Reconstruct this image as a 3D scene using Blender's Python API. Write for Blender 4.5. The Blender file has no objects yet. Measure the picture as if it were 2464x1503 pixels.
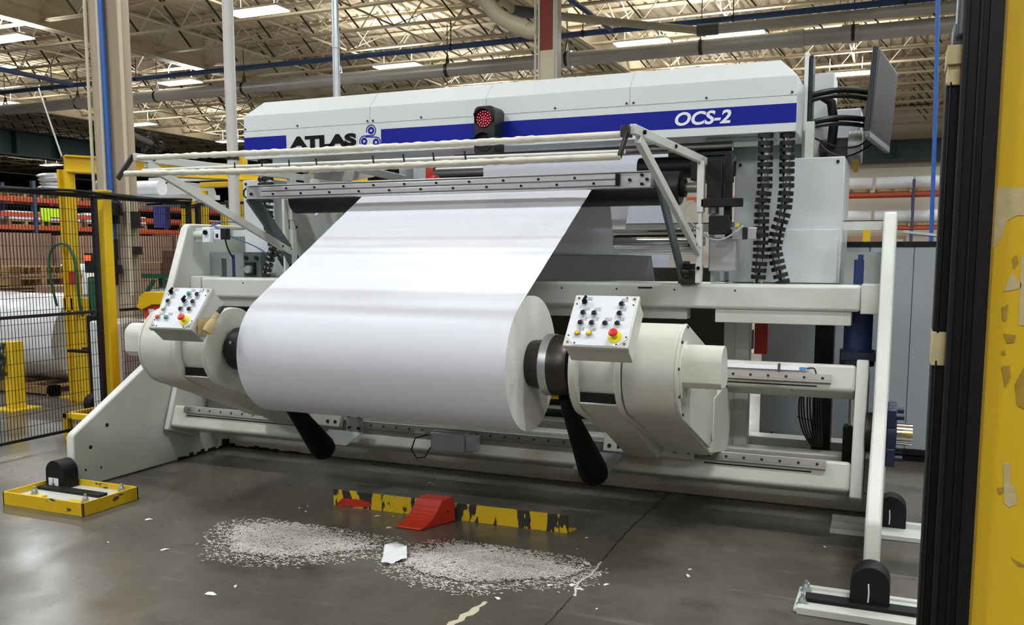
import bpy, math, random
from mathutils import Vector, Matrix
random.seed(7)
D = bpy.data; C = bpy.context.scene.collection; SC = bpy.context.scene
pi = math.pi

def lin(h):
    h = h.lstrip('#'); o = []
    for i in (0, 2, 4):
        c = int(h[i:i+2], 16) / 255
        o.append(c / 12.92 if c <= .04045 else ((c + .055) / 1.055) ** 2.4)
    return (*o, 1)

# ------------------------------------------------------------------ camera, world, exposure
F_PX, CY_PX, PITCH, YAW = 2157.2, 857.8, .11328, .40568
cam_d = D.cameras.new('camera'); cam = D.objects.new('camera', cam_d); C.objects.link(cam); SC.camera = cam
cam_d.sensor_fit = 'HORIZONTAL'; cam_d.sensor_width = 36
cam_d.lens = 36 * F_PX / 2464
cam_d.shift_y = (CY_PX - 751.5) / 2464 * 1.0
cam_d.clip_end = 200; cam_d.clip_start = .05
cam.location = (0, 0, 1.6)
cam.rotation_euler = (pi / 2 - PITCH, 0, YAW)
w = D.worlds.new('world'); SC.world = w; w.use_nodes = True
w.node_tree.nodes['Background'].inputs[0].default_value = (.88, .94, 1, 1)
w.node_tree.nodes['Background'].inputs[1].default_value = .10
SC.view_settings.view_transform = 'Standard'; SC.view_settings.look = 'None'
SC.view_settings.exposure = 0.0; SC.view_settings.gamma = 1
SC.view_settings.use_curve_mapping = False
LAMP_W = 156; FILL_UP = 108

# ceiling lamps of the hall: (x, y)
LIGHTS = [(-11.7, 14.68), (-18.4, 19.7), (-11.8, 20.2), (-5.5, 20.16), (-3.46, 20.29), (-1.51, 25.67), (-18.2, 14.3),
          (-25.6, 25.3), (-25.9, 30.5), (-41.4, 34.7), (-26.1, 20.2)]
LIGHTS_OUT = [(-11.7, 8.7), (-5.5, 8.7), (1.0, 8.7), (-18.4, 8.7), (-11.7, 3.0), (-5.5, 3.0), (1.0, 3.0), (-5.5, -2.7), (1.0, -2.7), (-11.7, -2.7), (7, 3.), (7, 8.7), (-5.5, -8.3), (1.0, -8.3), (-11.7, -8.3), (7, -2.7)]  # lamp grid carried on out of view; rearmost row added as frontal fill
LIGHTS_FILL = [(-11.8, 25.6), (-5.5, 25.6), (-11.8, 30.5), (-5.5, 30.5), (-5.5, 36), (4.2, 36), (4.2, 30.5), (4.2, 25.6), (4.2, 20.2), (4.2, 14.5), (9.5, 36), (9.5, 30.5), (9.5, 25.6)]  # lamps added out of sight to brighten the far wall and roof

# ------------------------------------------------------------------ materials
M = {}
def mat(name, col, rough=.5, metal=0, spec=.5, n_scale=0, n_amt=0, n_col=None, bump=0, b_scale=60, emit=0, alpha=1, trans=0, coat=0,
        stretch=(1, 1, 1), thr=None, rvar=0, detail=6):
    m = D.materials.new(name); m.use_nodes = True; nt = m.node_tree; b = nt.nodes['Principled BSDF']
    c = lin(col) if isinstance(col, str) else col
    b.inputs['Base Color'].default_value = c
    b.inputs['Roughness'].default_value = rough; b.inputs['Metallic'].default_value = metal
    b.inputs['Specular IOR Level'].default_value = spec
    if coat: b.inputs['Coat Weight'].default_value = coat
    if trans: b.inputs['Transmission Weight'].default_value = trans
    if alpha < 1: b.inputs['Alpha'].default_value = alpha
    if emit:
        b.inputs['Emission Color'].default_value = c; b.inputs['Emission Strength'].default_value = emit
    if n_amt or bump:
        tc = nt.nodes.new('ShaderNodeTexCoord'); mp = nt.nodes.new('ShaderNodeMapping'); mp.inputs['Scale'].default_value = stretch
        nt.links.new(tc.outputs['Object'], mp.inputs['Vector'])
    if n_amt:
        n = nt.nodes.new('ShaderNodeTexNoise'); n.inputs['Scale'].default_value = n_scale; n.inputs['Detail'].default_value = detail
        nt.links.new(mp.outputs[0], n.inputs['Vector'])
        r = nt.nodes.new('ShaderNodeValToRGB')
        lo, hi = thr or (.35, .7)
        r.color_ramp.elements[0].position = lo; r.color_ramp.elements[1].position = hi
        r.color_ramp.elements[0].color = (0, 0, 0, 1); r.color_ramp.elements[1].color = (1, 1, 1, 1)
        nt.links.new(n.outputs['Fac'], r.inputs[0])
        mu = nt.nodes.new('ShaderNodeMath'); mu.operation = 'MULTIPLY'; mu.inputs[1].default_value = n_amt
        nt.links.new(r.outputs[0], mu.inputs[0])
        mx = nt.nodes.new('ShaderNodeMix'); mx.data_type = 'RGBA'
        mx.inputs['A'].default_value = c; mx.inputs['B'].default_value = lin(n_col) if n_col else (c[0]*.5, c[1]*.5, c[2]*.5, 1)
        nt.links.new(mu.outputs[0], mx.inputs['Factor']); nt.links.new(mx.outputs['Result'], b.inputs['Base Color'])
        if rvar:
            ma = nt.nodes.new('ShaderNodeMath'); ma.operation = 'MULTIPLY_ADD'; ma.inputs[1].default_value = rvar; ma.inputs[2].default_value = rough
            nt.links.new(r.outputs[0], ma.inputs[0]); nt.links.new(ma.outputs[0], b.inputs['Roughness'])
    if bump:
        n2 = nt.nodes.new('ShaderNodeTexNoise'); n2.inputs['Scale'].default_value = b_scale; n2.inputs['Detail'].default_value = 3
        nt.links.new(mp.outputs[0], n2.inputs['Vector'])
        bp = nt.nodes.new('ShaderNodeBump'); bp.inputs['Strength'].default_value = bump; bp.inputs['Distance'].default_value = .01
        nt.links.new(n2.outputs['Fac'], bp.inputs['Height']); nt.links.new(bp.outputs[0], b.inputs['Normal'])
    M[name] = m; return m

mat('frame_paint', '#CED1CC', .34, n_scale=3.0, n_amt=.28, n_col='#A8A595', thr=(.5, .78))
mat('rail_beam_paint', '#CACAC2', .36, n_scale=5, n_amt=.7, n_col='#857C66', thr=(.52, .8), stretch=(.5, 1, 1))
mat('arm_paint', '#CFD0C6', .33, n_scale=2.5, n_amt=.22, n_col='#ACA894', thr=(.5, .8), bump=.03, b_scale=40)
mat('hood_white', '#D2D6D8', .38, n_scale=1.5, n_amt=.12, n_col='#BDC1C2')
mat('cabinet_grey', '#CDD2D6', .36, n_scale=2, n_amt=.2, n_col='#B4B9BB')
mat('enclosure_grey', '#A0A6AE', .42, n_scale=1, n_amt=.15, n_col='#989EA6')
mat('stripe_blue', '#0A1B8C', .42, n_scale=9, n_amt=.1, n_col='#12259A', spec=.25)
mat('ink_black', '#070708', .6, spec=.2)
mat('ink_white', '#E6E8F0', .4)
mat('paper', '#D6D8E2', .45, spec=.35)
mat('paper_edge', '#E2E0DF', .75, n_scale=90, n_amt=.22, n_col='#C6C2C0', stretch=(1, 1, 1))
mat('black_plastic', '#141418', .42, n_scale=12, n_amt=.2, n_col='#26262B')
mat('black_rubber', '#0D0D10', .6, spec=.35)
mat('roller_rubber', '#121214', .38)
mat('black_paint', '#0B0B0D', .5, n_scale=4, n_amt=.3, n_col='#171616', spec=.35)
mat('cone_navy', '#07070D', .62, spec=.25)
mat('steel', '#A5A29E', .28, metal=1, n_scale=14, n_amt=.35, n_col='#6F6A66', stretch=(.2, 1, 1))
mat('chrome', '#D4D4D6', .12, metal=1)
mat('dark_steel', '#4C4946', .38, metal=.9, n_scale=20, n_amt=.3, n_col='#2E2B29')
mat('rail_steel', '#9C9A97', .33, metal=.75, n_scale=7, n_amt=.5, n_col='#5A5450', stretch=(.3, 1, 1))
mat('aluminium', '#C9C9CB', .3, metal=.55, n_scale=25, n_amt=.2, n_col='#96969A', stretch=(.05, 1, 1))
mat('grey_steel_plate', '#6E7478', .42, metal=.5, n_scale=6, n_amt=.3, n_col='#565B5E')
mat('galvanised', '#B6BCBE', .38, metal=.75, n_scale=9, n_amt=.35, n_col='#8E9496')
mat('tube_taped', '#DAD7CA', .5, n_scale=22, n_amt=.45, n_col='#A29A80', stretch=(.5, 1, 1), thr=(.45, .75), bump=.5, b_scale=30)
mat('yellow_paint', '#E2BC15', .42, n_scale=4, n_amt=.25, n_col='#B98F10')
mat('yellow_chipped', '#D9B313', .5, n_scale=13, n_amt=1, n_col='#33302A', stretch=(1.3, 1, .4), thr=(.53, .55), detail=10)
mat('yellow_tray', '#D9B313', .5, n_scale=7, n_amt=1, n_col='#4A4334', stretch=(.8, .8, 1.6), thr=(.64, .67), detail=8)
mat('yellow_panel', '#DDB62A', .38, n_scale=3, n_amt=.08, n_col='#B8932A', spec=.3)
mat('residue', '#B08E30', .6, n_scale=30, n_amt=.4, n_col='#8A6C28')
mat('masking_tape', '#C9B98C', .6, n_scale=20, n_amt=.5, n_col='#AE9B6C', bump=.2, b_scale=50)
mat('kraft_tape', '#B9A473', .5, n_scale=20, n_amt=.5, n_col='#8F7A50', bump=.3, b_scale=50)
mat('red_chock', '#C8341C', .5, n_scale=8, n_amt=.25, n_col='#9A2413', bump=.15, b_scale=60)
mat('red_paint', '#B8301F', .5, n_scale=6, n_amt=.3, n_col='#8A2216')
mat('dark_red', '#7A221C', .55)
mat('orange_bin', '#D9482C', .5)
mat('orange_rack', '#C4512B', .5, n_scale=3, n_amt=.3, n_col='#9C3D20')
mat('rack_blue', '#3A4560', .5)
mat('cyl_blue', '#1A3062', .4)
mat('motor_navy', '#1F2340', .4)
mat('green_paint', '#1F5A3A', .5)
mat('green_girder', '#2B403F', .5, n_scale=1, n_amt=.3, n_col='#223433')
mat('hose_blue', '#2B62B8', .4)
mat('pipe_blue', '#3F5C92', .45)
mat('pvc_cream', '#CFC6AE', .45, n_scale=2, n_amt=.2, n_col='#B3A88C')
mat('pipe_white', '#C9C9C6', .4, n_scale=2, n_amt=.25, n_col='#A9A8A2')
mat('pipe_grey', '#CACAC6', .36, metal=.25, n_scale=1.2, n_amt=.4, n_col='#7F7A73', stretch=(.5, 1, 1))
mat('ceiling_cream', '#D0C2A4', .7, n_scale=.4, n_amt=.25, n_col='#B5A586')
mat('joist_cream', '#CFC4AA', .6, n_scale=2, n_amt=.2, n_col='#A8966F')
mat('joist_shaded', '#3A3026', .7)
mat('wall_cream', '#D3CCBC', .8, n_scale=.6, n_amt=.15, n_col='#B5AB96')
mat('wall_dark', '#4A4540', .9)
mat('column_paint', '#B5A58E', .55, n_scale=2, n_amt=.35, n_col='#94836B', stretch=(1, 1, .3))
mat('wood', '#B08B5C', .7, n_scale=8, n_amt=.4, n_col='#866540', stretch=(1, 6, 6))
mat('cardboard', '#9C7B62', .8, n_scale=3, n_amt=.25, n_col='#7E604A')
mat('cardboard_dark', '#5E3F2C', .8)
mat('wrap_white', '#E4E6EA', .25, n_scale=5, n_amt=.2, n_col='#C6CACF', bump=.6, b_scale=9, coat=.4)
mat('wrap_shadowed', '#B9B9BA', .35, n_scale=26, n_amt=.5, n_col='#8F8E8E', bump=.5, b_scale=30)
mat('hi_vis', '#C8F01C', .6)
mat('violet_paint', '#4A4E9E', .5)
mat('mesh_wire', '#17171A', .5)
mat('glass_screen', '#101315', .5, spec=.12, n_scale=3, n_amt=.6, n_col='#33373A')
mat('skin', '#B5846A', .6)
mat('hair_dark', '#2A211C', .8)
mat('shirt', '#D9D6D2', .8)
mat('trousers', '#3A3A44', .85)
mat('btn_green', '#19A38C', .35)
mat('btn_red', '#D42B26', .35)
mat('btn_orange', '#E2401F', .35)
mat('btn_yellow', '#E8C42A', .35)
mat('estop_yellow', '#DDD21C', .45)
mat('btn_white', '#D8D8D8', .35)
mat('btn_dark', '#16161F', .3)
mat('panel_face', '#D9DCE4', .42)
mat('label_grey', '#B3B6BC', .5, n_scale=160, n_amt=.7, n_col='#6E7178', thr=(.5, .55))
mat('box_grey', '#A9ABA4', .42, n_scale=4, n_amt=.2, n_col='#8D8F88')
mat('led_red', '#FF1236', .4, emit=.9)
mat('led_core', '#FF90B0', .4, emit=1.6)
mat('led_off', '#5A5A62', .4)
mat('display_red', '#FF4326', .4, emit=2.5)
mat('lamp_diffuser', '#FBFBFF', .5, emit=9)
mat('lamp_housing', '#C9C7C0', .5)
mat('shaving', '#D8D3CE', .8, n_scale=40, n_amt=.4, n_col='#A79D92')
mat('scrap_white', '#E6E6E8', .7)
mat('dirt_dark', '#1C1815', .8)
mat('sticker_blue', '#2E7FC4', .4)
mat('plastic_clear', '#AFC0BC', .15, alpha=.55)
mat('light_strip_teal', '#CFE9E6', .3)

def stripes_mat(name, c1, c2, freq, axis=0):
    m = mat(name, c1, .85); nt = m.node_tree; b = nt.nodes['Principled BSDF']
    tc = nt.nodes.new('ShaderNodeTexCoord'); wv = nt.nodes.new('ShaderNodeTexWave'); wv.bands_direction = 'XYZ'[axis]
    wv.inputs['Scale'].default_value = freq; wv.inputs['Distortion'].default_value = 1.2; wv.inputs['Detail'].default_value = 2
    mx = nt.nodes.new('ShaderNodeMix'); mx.data_type = 'RGBA'; mx.inputs['A'].default_value = lin(c1); mx.inputs['B'].default_value = lin(c2)
    nt.links.new(tc.outputs['Object'], wv.inputs['Vector']); nt.links.new(wv.outputs['Fac'], mx.inputs['Factor'])
    nt.links.new(mx.outputs['Result'], b.inputs['Base Color']); return m
stripes_mat('cardboard_layers', '#A3826A', '#6A4F3E', 3.2, 1)
stripes_mat('cardboard_edges', '#AD8B72', '#7B5C49', 4.5, 1)

def floor_mat():
    m = D.materials.new('concrete_floor'); m.use_nodes = True; nt = m.node_tree; b = nt.nodes['Principled BSDF']; N = nt.nodes.new; L = nt.links.new
    tc = N('ShaderNodeTexCoord')
    def noise(s, d, st=(1, 1, 1), rough=.55):
        mp = N('ShaderNodeMapping'); mp.inputs['Scale'].default_value = st; L(tc.outputs['Object'], mp.inputs[0])
        n = N('ShaderNodeTexNoise'); n.inputs['Scale'].default_value = s; n.inputs['Detail'].default_value = d; n.inputs['Roughness'].default_value = rough
        L(mp.outputs[0], n.inputs['Vector']); return n
    def ramp(src, p0, p1, c0=(0, 0, 0, 1), c1=(1, 1, 1, 1)):
        r = N('ShaderNodeValToRGB'); r.color_ramp.elements[0].position = p0; r.color_ramp.elements[1].position = p1
        r.color_ramp.elements[0].color = c0; r.color_ramp.elements[1].color = c1; L(src, r.inputs[0]); return r
    def mix(f, a, bb):
        x = N('ShaderNodeMix'); x.data_type = 'RGBA'; L(f, x.inputs['Factor']); L(a, x.inputs['A'])
        if isinstance(bb, tuple): x.inputs['B'].default_value = bb
        else: L(bb, x.inputs['B'])
        return x.outputs['Result']
    base = ramp(noise(.7, 8).outputs['Fac'], .3, .72, lin('#545049'), lin('#746E64'))
    fine = ramp(noise(9, 10, rough=.7).outputs['Fac'], .35, .75)
    col = mix(_m(nt, fine.outputs[0], .35), base.outputs[0], lin('#3D3A35'))
    stain = ramp(noise(1.6, 5, (.6, 1, 1)).outputs['Fac'], .52, .68)
    col = mix(_m(nt, stain.outputs[0], .75), col, lin('#262523'))
    scuff = ramp(noise(5, 6, (.25, 2.2, 1)).outputs['Fac'], .62, .74)
    col = mix(_m(nt, scuff.outputs[0], .35), col, lin('#A09A90'))
    L(col, b.inputs['Base Color'])
    r = ramp(noise(1.1, 6).outputs['Fac'], .3, .75, (.13, .13, .13, 1), (.42, .42, .42, 1)); L(r.outputs[0], b.inputs['Roughness'])
    b.inputs['Specular IOR Level'].default_value = .45
    bp = N('ShaderNodeBump'); bp.inputs['Strength'].default_value = .12; bp.inputs['Distance'].default_value = .01
    L(noise(3.5, 5).outputs['Fac'], bp.inputs['Height']); L(bp.outputs[0], b.inputs['Normal'])
    M['concrete_floor'] = m
def _m(nt, src, f):
    mu = nt.nodes.new('ShaderNodeMath'); mu.operation = 'MULTIPLY'; mu.inputs[1].default_value = f; nt.links.new(src, mu.inputs[0]); return mu.outputs[0]
floor_mat()

# ------------------------------------------------------------------ mesh builder
class MB:
    def __init__(s): s.v = []; s.f = []; s.m = []
    def add(s, vs, fs, m=0):
        o = len(s.v); s.v += [tuple(v) for v in vs]; s.f += [tuple(i + o for i in f) for f in fs]; s.m += [m] * len(fs); return s
    def hexa(s, p, m=0):   # 8 points: bottom loop 0-3, top loop 4-7
        return s.add(p, [(3, 2, 1, 0), (4, 5, 6, 7), (0, 1, 5, 4), (1, 2, 6, 5), (2, 3, 7, 6), (3, 0, 4, 7)], m)
    def box(s, x0, x1, y0, y1, z0, z1, m=0):
        return s.hexa([(x0, y0, z0), (x1, y0, z0), (x1, y1, z0), (x0, y1, z0), (x0, y0, z1), (x1, y0, z1), (x1, y1, z1), (x0, y1, z1)], m)
    def obox(s, c, a, b, d, m=0):   # centre and three half-extent vectors
        c, a, b, d = map(Vector, (c, a, b, d))
        if a.cross(b).dot(d) < 0: a = -a
        return s.hexa([c-a-b-d, c+a-b-d, c+a+b-d, c-a+b-d, c-a-b+d, c+a-b+d, c+a+b+d, c-a+b+d], m)
    def bar(s, p0, p1, wd, ht, up=(0, 0, 1), m=0):
        p0, p1, up = map(Vector, (p0, p1, up)); t = (p1 - p0); L = t.length; t.normalize()
        sd = t.cross(up)
        if sd.length < 1e-4: sd = t.cross(Vector((1, 0, 0)))
        sd.normalize(); u = sd.cross(t).normalized()
        return s.obox((p0 + p1) / 2, t * L / 2, sd * wd / 2, u * ht / 2, m)
    def lathe(s, p0, ax, prof, n=28, m=0, cap=True):
        p0 = Vector(p0); ax = Vector(ax).normalized()
        a = ax.orthogonal().normalized(); b = ax.cross(a); o = len(s.v)
        for t, r in prof:
            for k in range(n):
                an = 2 * pi * k / n
                s.v.append(tuple(p0 + ax * t + (a * math.cos(an) + b * math.sin(an)) * r))
        for j in range(len(prof) - 1):
            for k in range(n):
                k2 = (k + 1) % n
                s.f.append((o + j*n + k, o + j*n + k2, o + (j+1)*n + k2, o + (j+1)*n + k)); s.m.append(m)
        if cap:
            s.f.append(tuple(o + k for k in reversed(range(n)))); s.m.append(m)
            s.f.append(tuple(o + (len(prof)-1)*n + k for k in range(n))); s.m.append(m)
        return s
    def cyl(s, p0, p1, r, r1=None, n=24, m=0):
        L = (Vector(p1) - Vector(p0)).length
        return s.lathe(p0, Vector(p1) - Vector(p0), [(0, r), (L, r if r1 is None else r1)], n, m)
    def tube(s, pts, r, n=8, m=0, closed=False):
        pts = [Vector(p) for p in pts]; o = len(s.v); N = len(pts); nrm = None
        for i, p in enumerate(pts):
            if closed: t = pts[(i+1) % N] - pts[i-1]
            else: t = pts[min(i+1, N-1)] - pts[max(i-1, 0)]
            t.normalize()
            if nrm is None: nrm = t.orthogonal().normalized()
            else:
                nrm = nrm - t * nrm.dot(t)
                nrm = nrm.normalized() if nrm.length > 1e-5 else t.orthogonal().normalized()
            b = t.cross(nrm)
            rr = r[i] if isinstance(r, (list, tuple)) else r
            for k in range(n):
                an = 2 * pi * k / n
                s.v.append(tuple(p + (nrm * math.cos(an) + b * math.sin(an)) * rr))
        for j in range(N if closed else N - 1):
            j2 = (j + 1) % N
            for k in range(n):
                k2 = (k + 1) % n
                s.f.append((o + j*n + k, o + j*n + k2, o + j2*n + k2, o + j2*n + k)); s.m.append(m)
        if not closed:
            s.f.append(tuple(o + k for k in reversed(range(n)))); s.m.append(m)
            s.f.append(tuple(o + (N-1)*n + k for k in range(n))); s.m.append(m)
        return s
    def prism(s, poly, axis, a, b, m=0):   # poly in the two other axes, in order (X:(y,z)  Y:(x,z)  Z:(x,y))
        def P(q, h):
            return {'X': (h, q[0], q[1]), 'Y': (q[0], h, q[1]), 'Z': (q[0], q[1], h)}[axis]
        n = len(poly); area = sum(poly[i][0]*poly[(i+1) % n][1] - poly[(i+1) % n][0]*poly[i][1] for i in range(n))
        if area < 0: poly = poly[::-1]
        if axis == 'Y': a, b = b, a
        if a > b and axis != 'Y' or axis == 'Y' and a < b: a, b = b, a
        vs = [P(q, a) for q in poly] + [P(q, b) for q in poly]
        fs = [tuple(range(n))[::-1], tuple(range(n, 2*n))] + [(i, (i+1) % n, n + (i+1) % n, n + i) for i in range(n)]
        return s.add(vs, fs, m)
    def sphere(s, c, r, n=12, sc=(1, 1, 1), m=0):
        o = len(s.v); c = Vector(c); h = n // 2
        for j in range(h + 1):
            th = pi * j / h
            for k in range(n):
                an = 2*pi*k/n
                s.v.append((c.x + r*sc[0]*math.sin(th)*math.cos(an), c.y + r*sc[1]*math.sin(th)*math.sin(an), c.z + r*sc[2]*math.cos(th)))
        for j in range(h):
            for k in range(n):
                k2 = (k+1) % n
                s.f.append((o+j*n+k, o+(j+1)*n+k, o+(j+1)*n+k2, o+j*n+k2)); s.m.append(m)
        return s

def woff(p):
    o = Vector((0, 0, 0))
    while p: o += p.location; p = p.parent
    return o
def tag(o, label=None, cat=None, group=None, kind=None):
    if label: o['label'] = label
    if cat: o['category'] = cat
    if group: o['group'] = group
    if kind: o['kind'] = kind
    return o
def empty(name, loc, label, cat, group=None):
    o = D.objects.new(name, None); C.objects.link(o); o.location = loc; o.empty_display_size = .1
    return tag(o, label, cat, group)
SPLIT = {'bolt', 'hole', 'screw', 'corner_screws', 'oil_streak', 'grease_line', 'tread_rib', 'slot', 'switch_box', 'fork', 'stand_leg', 'yellow_beam', 'white_rail', 'steel_roller', 'side_box', 'air_cylinder', 'rear_slat', 'yellow_bracket', 'upper_frame', 'roller_bearing_bracket', 'under_channel', 'door_gap', 'fitting', 'edge_frame', 'rear_post', 'mast', 'sensor_cap'}
def groups_of(mb):
    par = list(range(len(mb.v)))
    def fd(i):
        while par[i] != i: par[i] = par[par[i]]; i = par[i]
        return i
    for f in mb.f:
        for k in f[1:]: par[fd(k)] = fd(f[0])
    comp = {}
    for i in range(len(mb.v)): comp.setdefault(fd(i), []).append(i)
    L = [[set(v), [min(mb.v[i][k] for i in v) for k in range(3)], [max(mb.v[i][k] for i in v) for k in range(3)]] for v in comp.values()]
    ch = True
    while ch:
        ch = False
        for i in range(len(L)):
            for j in range(i + 1, len(L)):
                if all(L[i][1][k] <= L[j][2][k] + .0015 and L[j][1][k] <= L[i][2][k] + .0015 for k in range(3)):
                    L[i] = [L[i][0] | L[j][0], [min(a, b) for a, b in zip(L[i][1], L[j][1])], [max(a, b) for a, b in zip(L[i][2], L[j][2])]]; del L[j]; ch = True; break
            if ch: break
    out = []
    for vs, _, _ in L:
        m = MB(); idx = {}
        for i in sorted(vs): idx[i] = len(m.v); m.v.append(mb.v[i])
        for f, q in zip(mb.f, mb.m):
            if f[0] in vs: m.f.append(tuple(idx[k] for k in f)); m.m.append(q)
        out.append(m)
    return out
def build(name, mb, mats, parent=None, **kw):
    if parent and name in SPLIT:
        nm = name[:-1] if name.endswith('screws') else name
        return [build1(nm, g, mats, parent, **kw) for g in groups_of(mb)][0]
    return build1(name, mb, mats, parent, **kw)
def build1(name, mb, mats, parent=None, bevel=0, smooth=40, label=None, cat=None, group=None, kind=None, seg=2):
    if isinstance(mats, str): mats = [mats]
    if parent: off = woff(parent)
    else:
        xs = [v[0] for v in mb.v]; ys = [v[1] for v in mb.v]; zs = [v[2] for v in mb.v]
        off = Vector(((min(xs)+max(xs))/2, (min(ys)+max(ys))/2, min(zs)))
    me = D.meshes.new(name); me.from_pydata([tuple(Vector(v) - off) for v in mb.v], [], mb.f)
    for k in mats: me.materials.append(M[k])
    me.polygons.foreach_set('material_index', mb.m)
    me.validate(); me.update()
    if smooth:
        me.shade_smooth(); me.set_sharp_from_angle(angle=math.radians(smooth))
    o = D.objects.new(name, me); C.objects.link(o)
    if parent: o.parent = parent
    else: o.location = off
    if bevel:
        bv = o.modifiers.new('bevel', 'BEVEL'); bv.width = bevel; bv.segments = seg; bv.limit_method = 'ANGLE'; bv.angle_limit = math.radians(35)
        bv.harden_normals = False
    return tag(o, label, cat, group, kind)
def copy_tree(o, loc=None, label=None, parent=None):
    c = o.copy(); C.objects.link(c)
    if parent: c.parent = parent
    if loc is not None: c.location = loc
    if label: c['label'] = label
    for ch in list(o.children): copy_tree(ch, parent=c)
    return c
def text_mesh(name, body, mat_name, parent, x0, x1, y, z0, z1, bold=0, shear=0):
    """letters as a solid mesh facing -Y between x0..x1 and z0..z1"""
    cu = D.curves.new(name + '_curve', 'FONT'); cu.body = body; cu.size = 1; cu.offset = bold; cu.shear = shear; cu.resolution_u = 6
    tmp = D.objects.new(name + '_tmp', cu); C.objects.link(tmp)
    dg = bpy.context.evaluated_depsgraph_get(); me0 = tmp.evaluated_get(dg).to_mesh()
    vs = [v.co.copy() for v in me0.vertices]; fs = [tuple(p.vertices) for p in me0.polygons]
    tmp.evaluated_get(dg).to_mesh_clear(); D.objects.remove(tmp); D.curves.remove(cu)
    ax, bx = min(v.x for v in vs), max(v.x for v in vs); ay, by = min(v.y for v in vs), max(v.y for v in vs)
    mb = MB()
    mb.add([(x0 + (v.x-ax)/(bx-ax)*(x1-x0), y, z0 + (v.y-ay)/(by-ay)*(z1-z0)) for v in vs], fs)
    o = build(name, mb, mat_name, parent, smooth=0)
    so = o.modifiers.new('solid', 'SOLIDIFY'); so.thickness = .002; so.offset = 0
    return o
def circle_pts(cy, cz, r, a0, a1, n):
    return [(cy + r*math.cos(math.radians(a0 + (a1-a0)*i/n)), cz + r*math.sin(math.radians(a0 + (a1-a0)*i/n))) for i in range(n+1)]
def bez(p0, p1, p2, p3, n=16):
    p0, p1, p2, p3 = map(Vector, (p0, p1, p2, p3)); out = []
    for i in range(n + 1):
        t = i / n; out.append(p0*(1-t)**3 + 3*p1*t*(1-t)**2 + 3*p2*t*t*(1-t) + p3*t**3)
    return out

# ================================================================== SETTING
build('floor', MB().box(-60, 30, -16, 62, -.2, 0), 'concrete_floor', label='dark stained glossy concrete floor of the factory hall', cat='floor', kind='structure')
# corrugated deck
mb = MB(); x = -60.0; vs = []; fs = []; zt = 7.55
pat = [(0, 0), (.09, 0), (.115, .06), (.185, .06), (.21, 0)]
xs = []
while x < 30:
    for dx, dz in pat[:4]: xs.append((x + dx, zt + dz))
    xs.append((x + .21, zt)); x += .3
for X, Z in xs: vs += [(X, -16, Z), (X, 62, Z)]
for i in range(len(xs) - 1): fs.append((2*i, 2*i+1, 2*i+3, 2*i+2))
mb.add(vs, fs)
build('ceiling', mb, 'ceiling_cream', smooth=0, label='cream painted corrugated roof deck above the steel joists', cat='ceiling', kind='structure')
build('wall_back', MB().box(-31, 30, 40, 40.3, 0, 7.5), 'wall_cream', label='plain cream block wall at the far end of the hall', cat='wall', kind='structure')
build('wall_back_left', MB().box(-60, -31, 58, 58.3, 0, 7.5), 'wall_dark', label='dark end wall of the unlit storage bay', cat='wall', kind='structure')  # both bay walls coloured dark to stand for its lack of light
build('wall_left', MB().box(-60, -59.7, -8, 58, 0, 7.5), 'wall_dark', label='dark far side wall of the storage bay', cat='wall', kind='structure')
# joists (along X)
def joist_mesh():
    j = MB(); zb, ztp = 6.72, 7.5; L0, L1 = -60, 30
    for s in (-.035, .035):
        j.box(L0, L1, s - .025, s + .025, zb - .004, zb + .004); j.box(L0, L1, s - .003, s + .003, zb, zb + .05)
        j.box(L0, L1, s - .03, s + .03, ztp - .004, ztp + .004); j.box(L0, L1, s - .003, s + .003, ztp - .06, ztp)
    xx = L0; up = True
    while xx < L1 - .6:
        a, b = (zb + .02, ztp - .02) if up else (ztp - .02, zb + .02)
        j.bar((xx, 0, a), (xx + .62, 0, b), .022 if up else .034, .022 if up else .034, m=0 if up else 1); xx += .62; up = not up  # falling diagonals get a darker colour that stands for their shade
    return j
jm = joist_mesh(); first = None
ys = [6.2 + 1.72 * i for i in range(20)] + [4.48, 2.76]
for y in ys:
    if first is None:
        m2 = MB(); m2.v = [(a, b + y, c) for a, b, c in jm.v]; m2.f = jm.f; m2.m = jm.m
        first = build('roof_joist', m2, ['joist_cream', 'joist_shaded'], smooth=0, label='open-web cream steel roof joist running parallel to the white unwinding machine', cat='roof joist', group='open-web joists under the roof deck', kind='structure')
        jy = y
    else:
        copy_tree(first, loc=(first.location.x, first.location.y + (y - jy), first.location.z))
# bridging between joists (along Y)
br = None
for i, x in enumerate([-46 + 2.35 * k for k in range(30)]):
    if br is None:
        b_ = MB(); b_.box(x - .02, x + .02, 2, 40, 6.76, 6.765); b_.box(x - .003, x + .003, 2, 40, 6.725, 6.765)
        for k in range(len(ys) - 3):
            y0 = 6.2 + 1.72 * k - 1.72
            b_.bar((x, y0, 6.76), (x, y0 + 1.72, 7.48), .02, .02); b_.bar((x, y0, 7.48), (x, y0 + 1.72, 6.76), .02, .02)
        br = build('roof_bridging', b_, 'joist_cream', smooth=0, label='thin cross bridging bars tying the roof joists together', cat='roof bridging', group='bridging bars between the joists', kind='structure'); bx = x
    else: copy_tree(br, loc=(br.location.x + x - bx, br.location.y, br.location.z))
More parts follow.
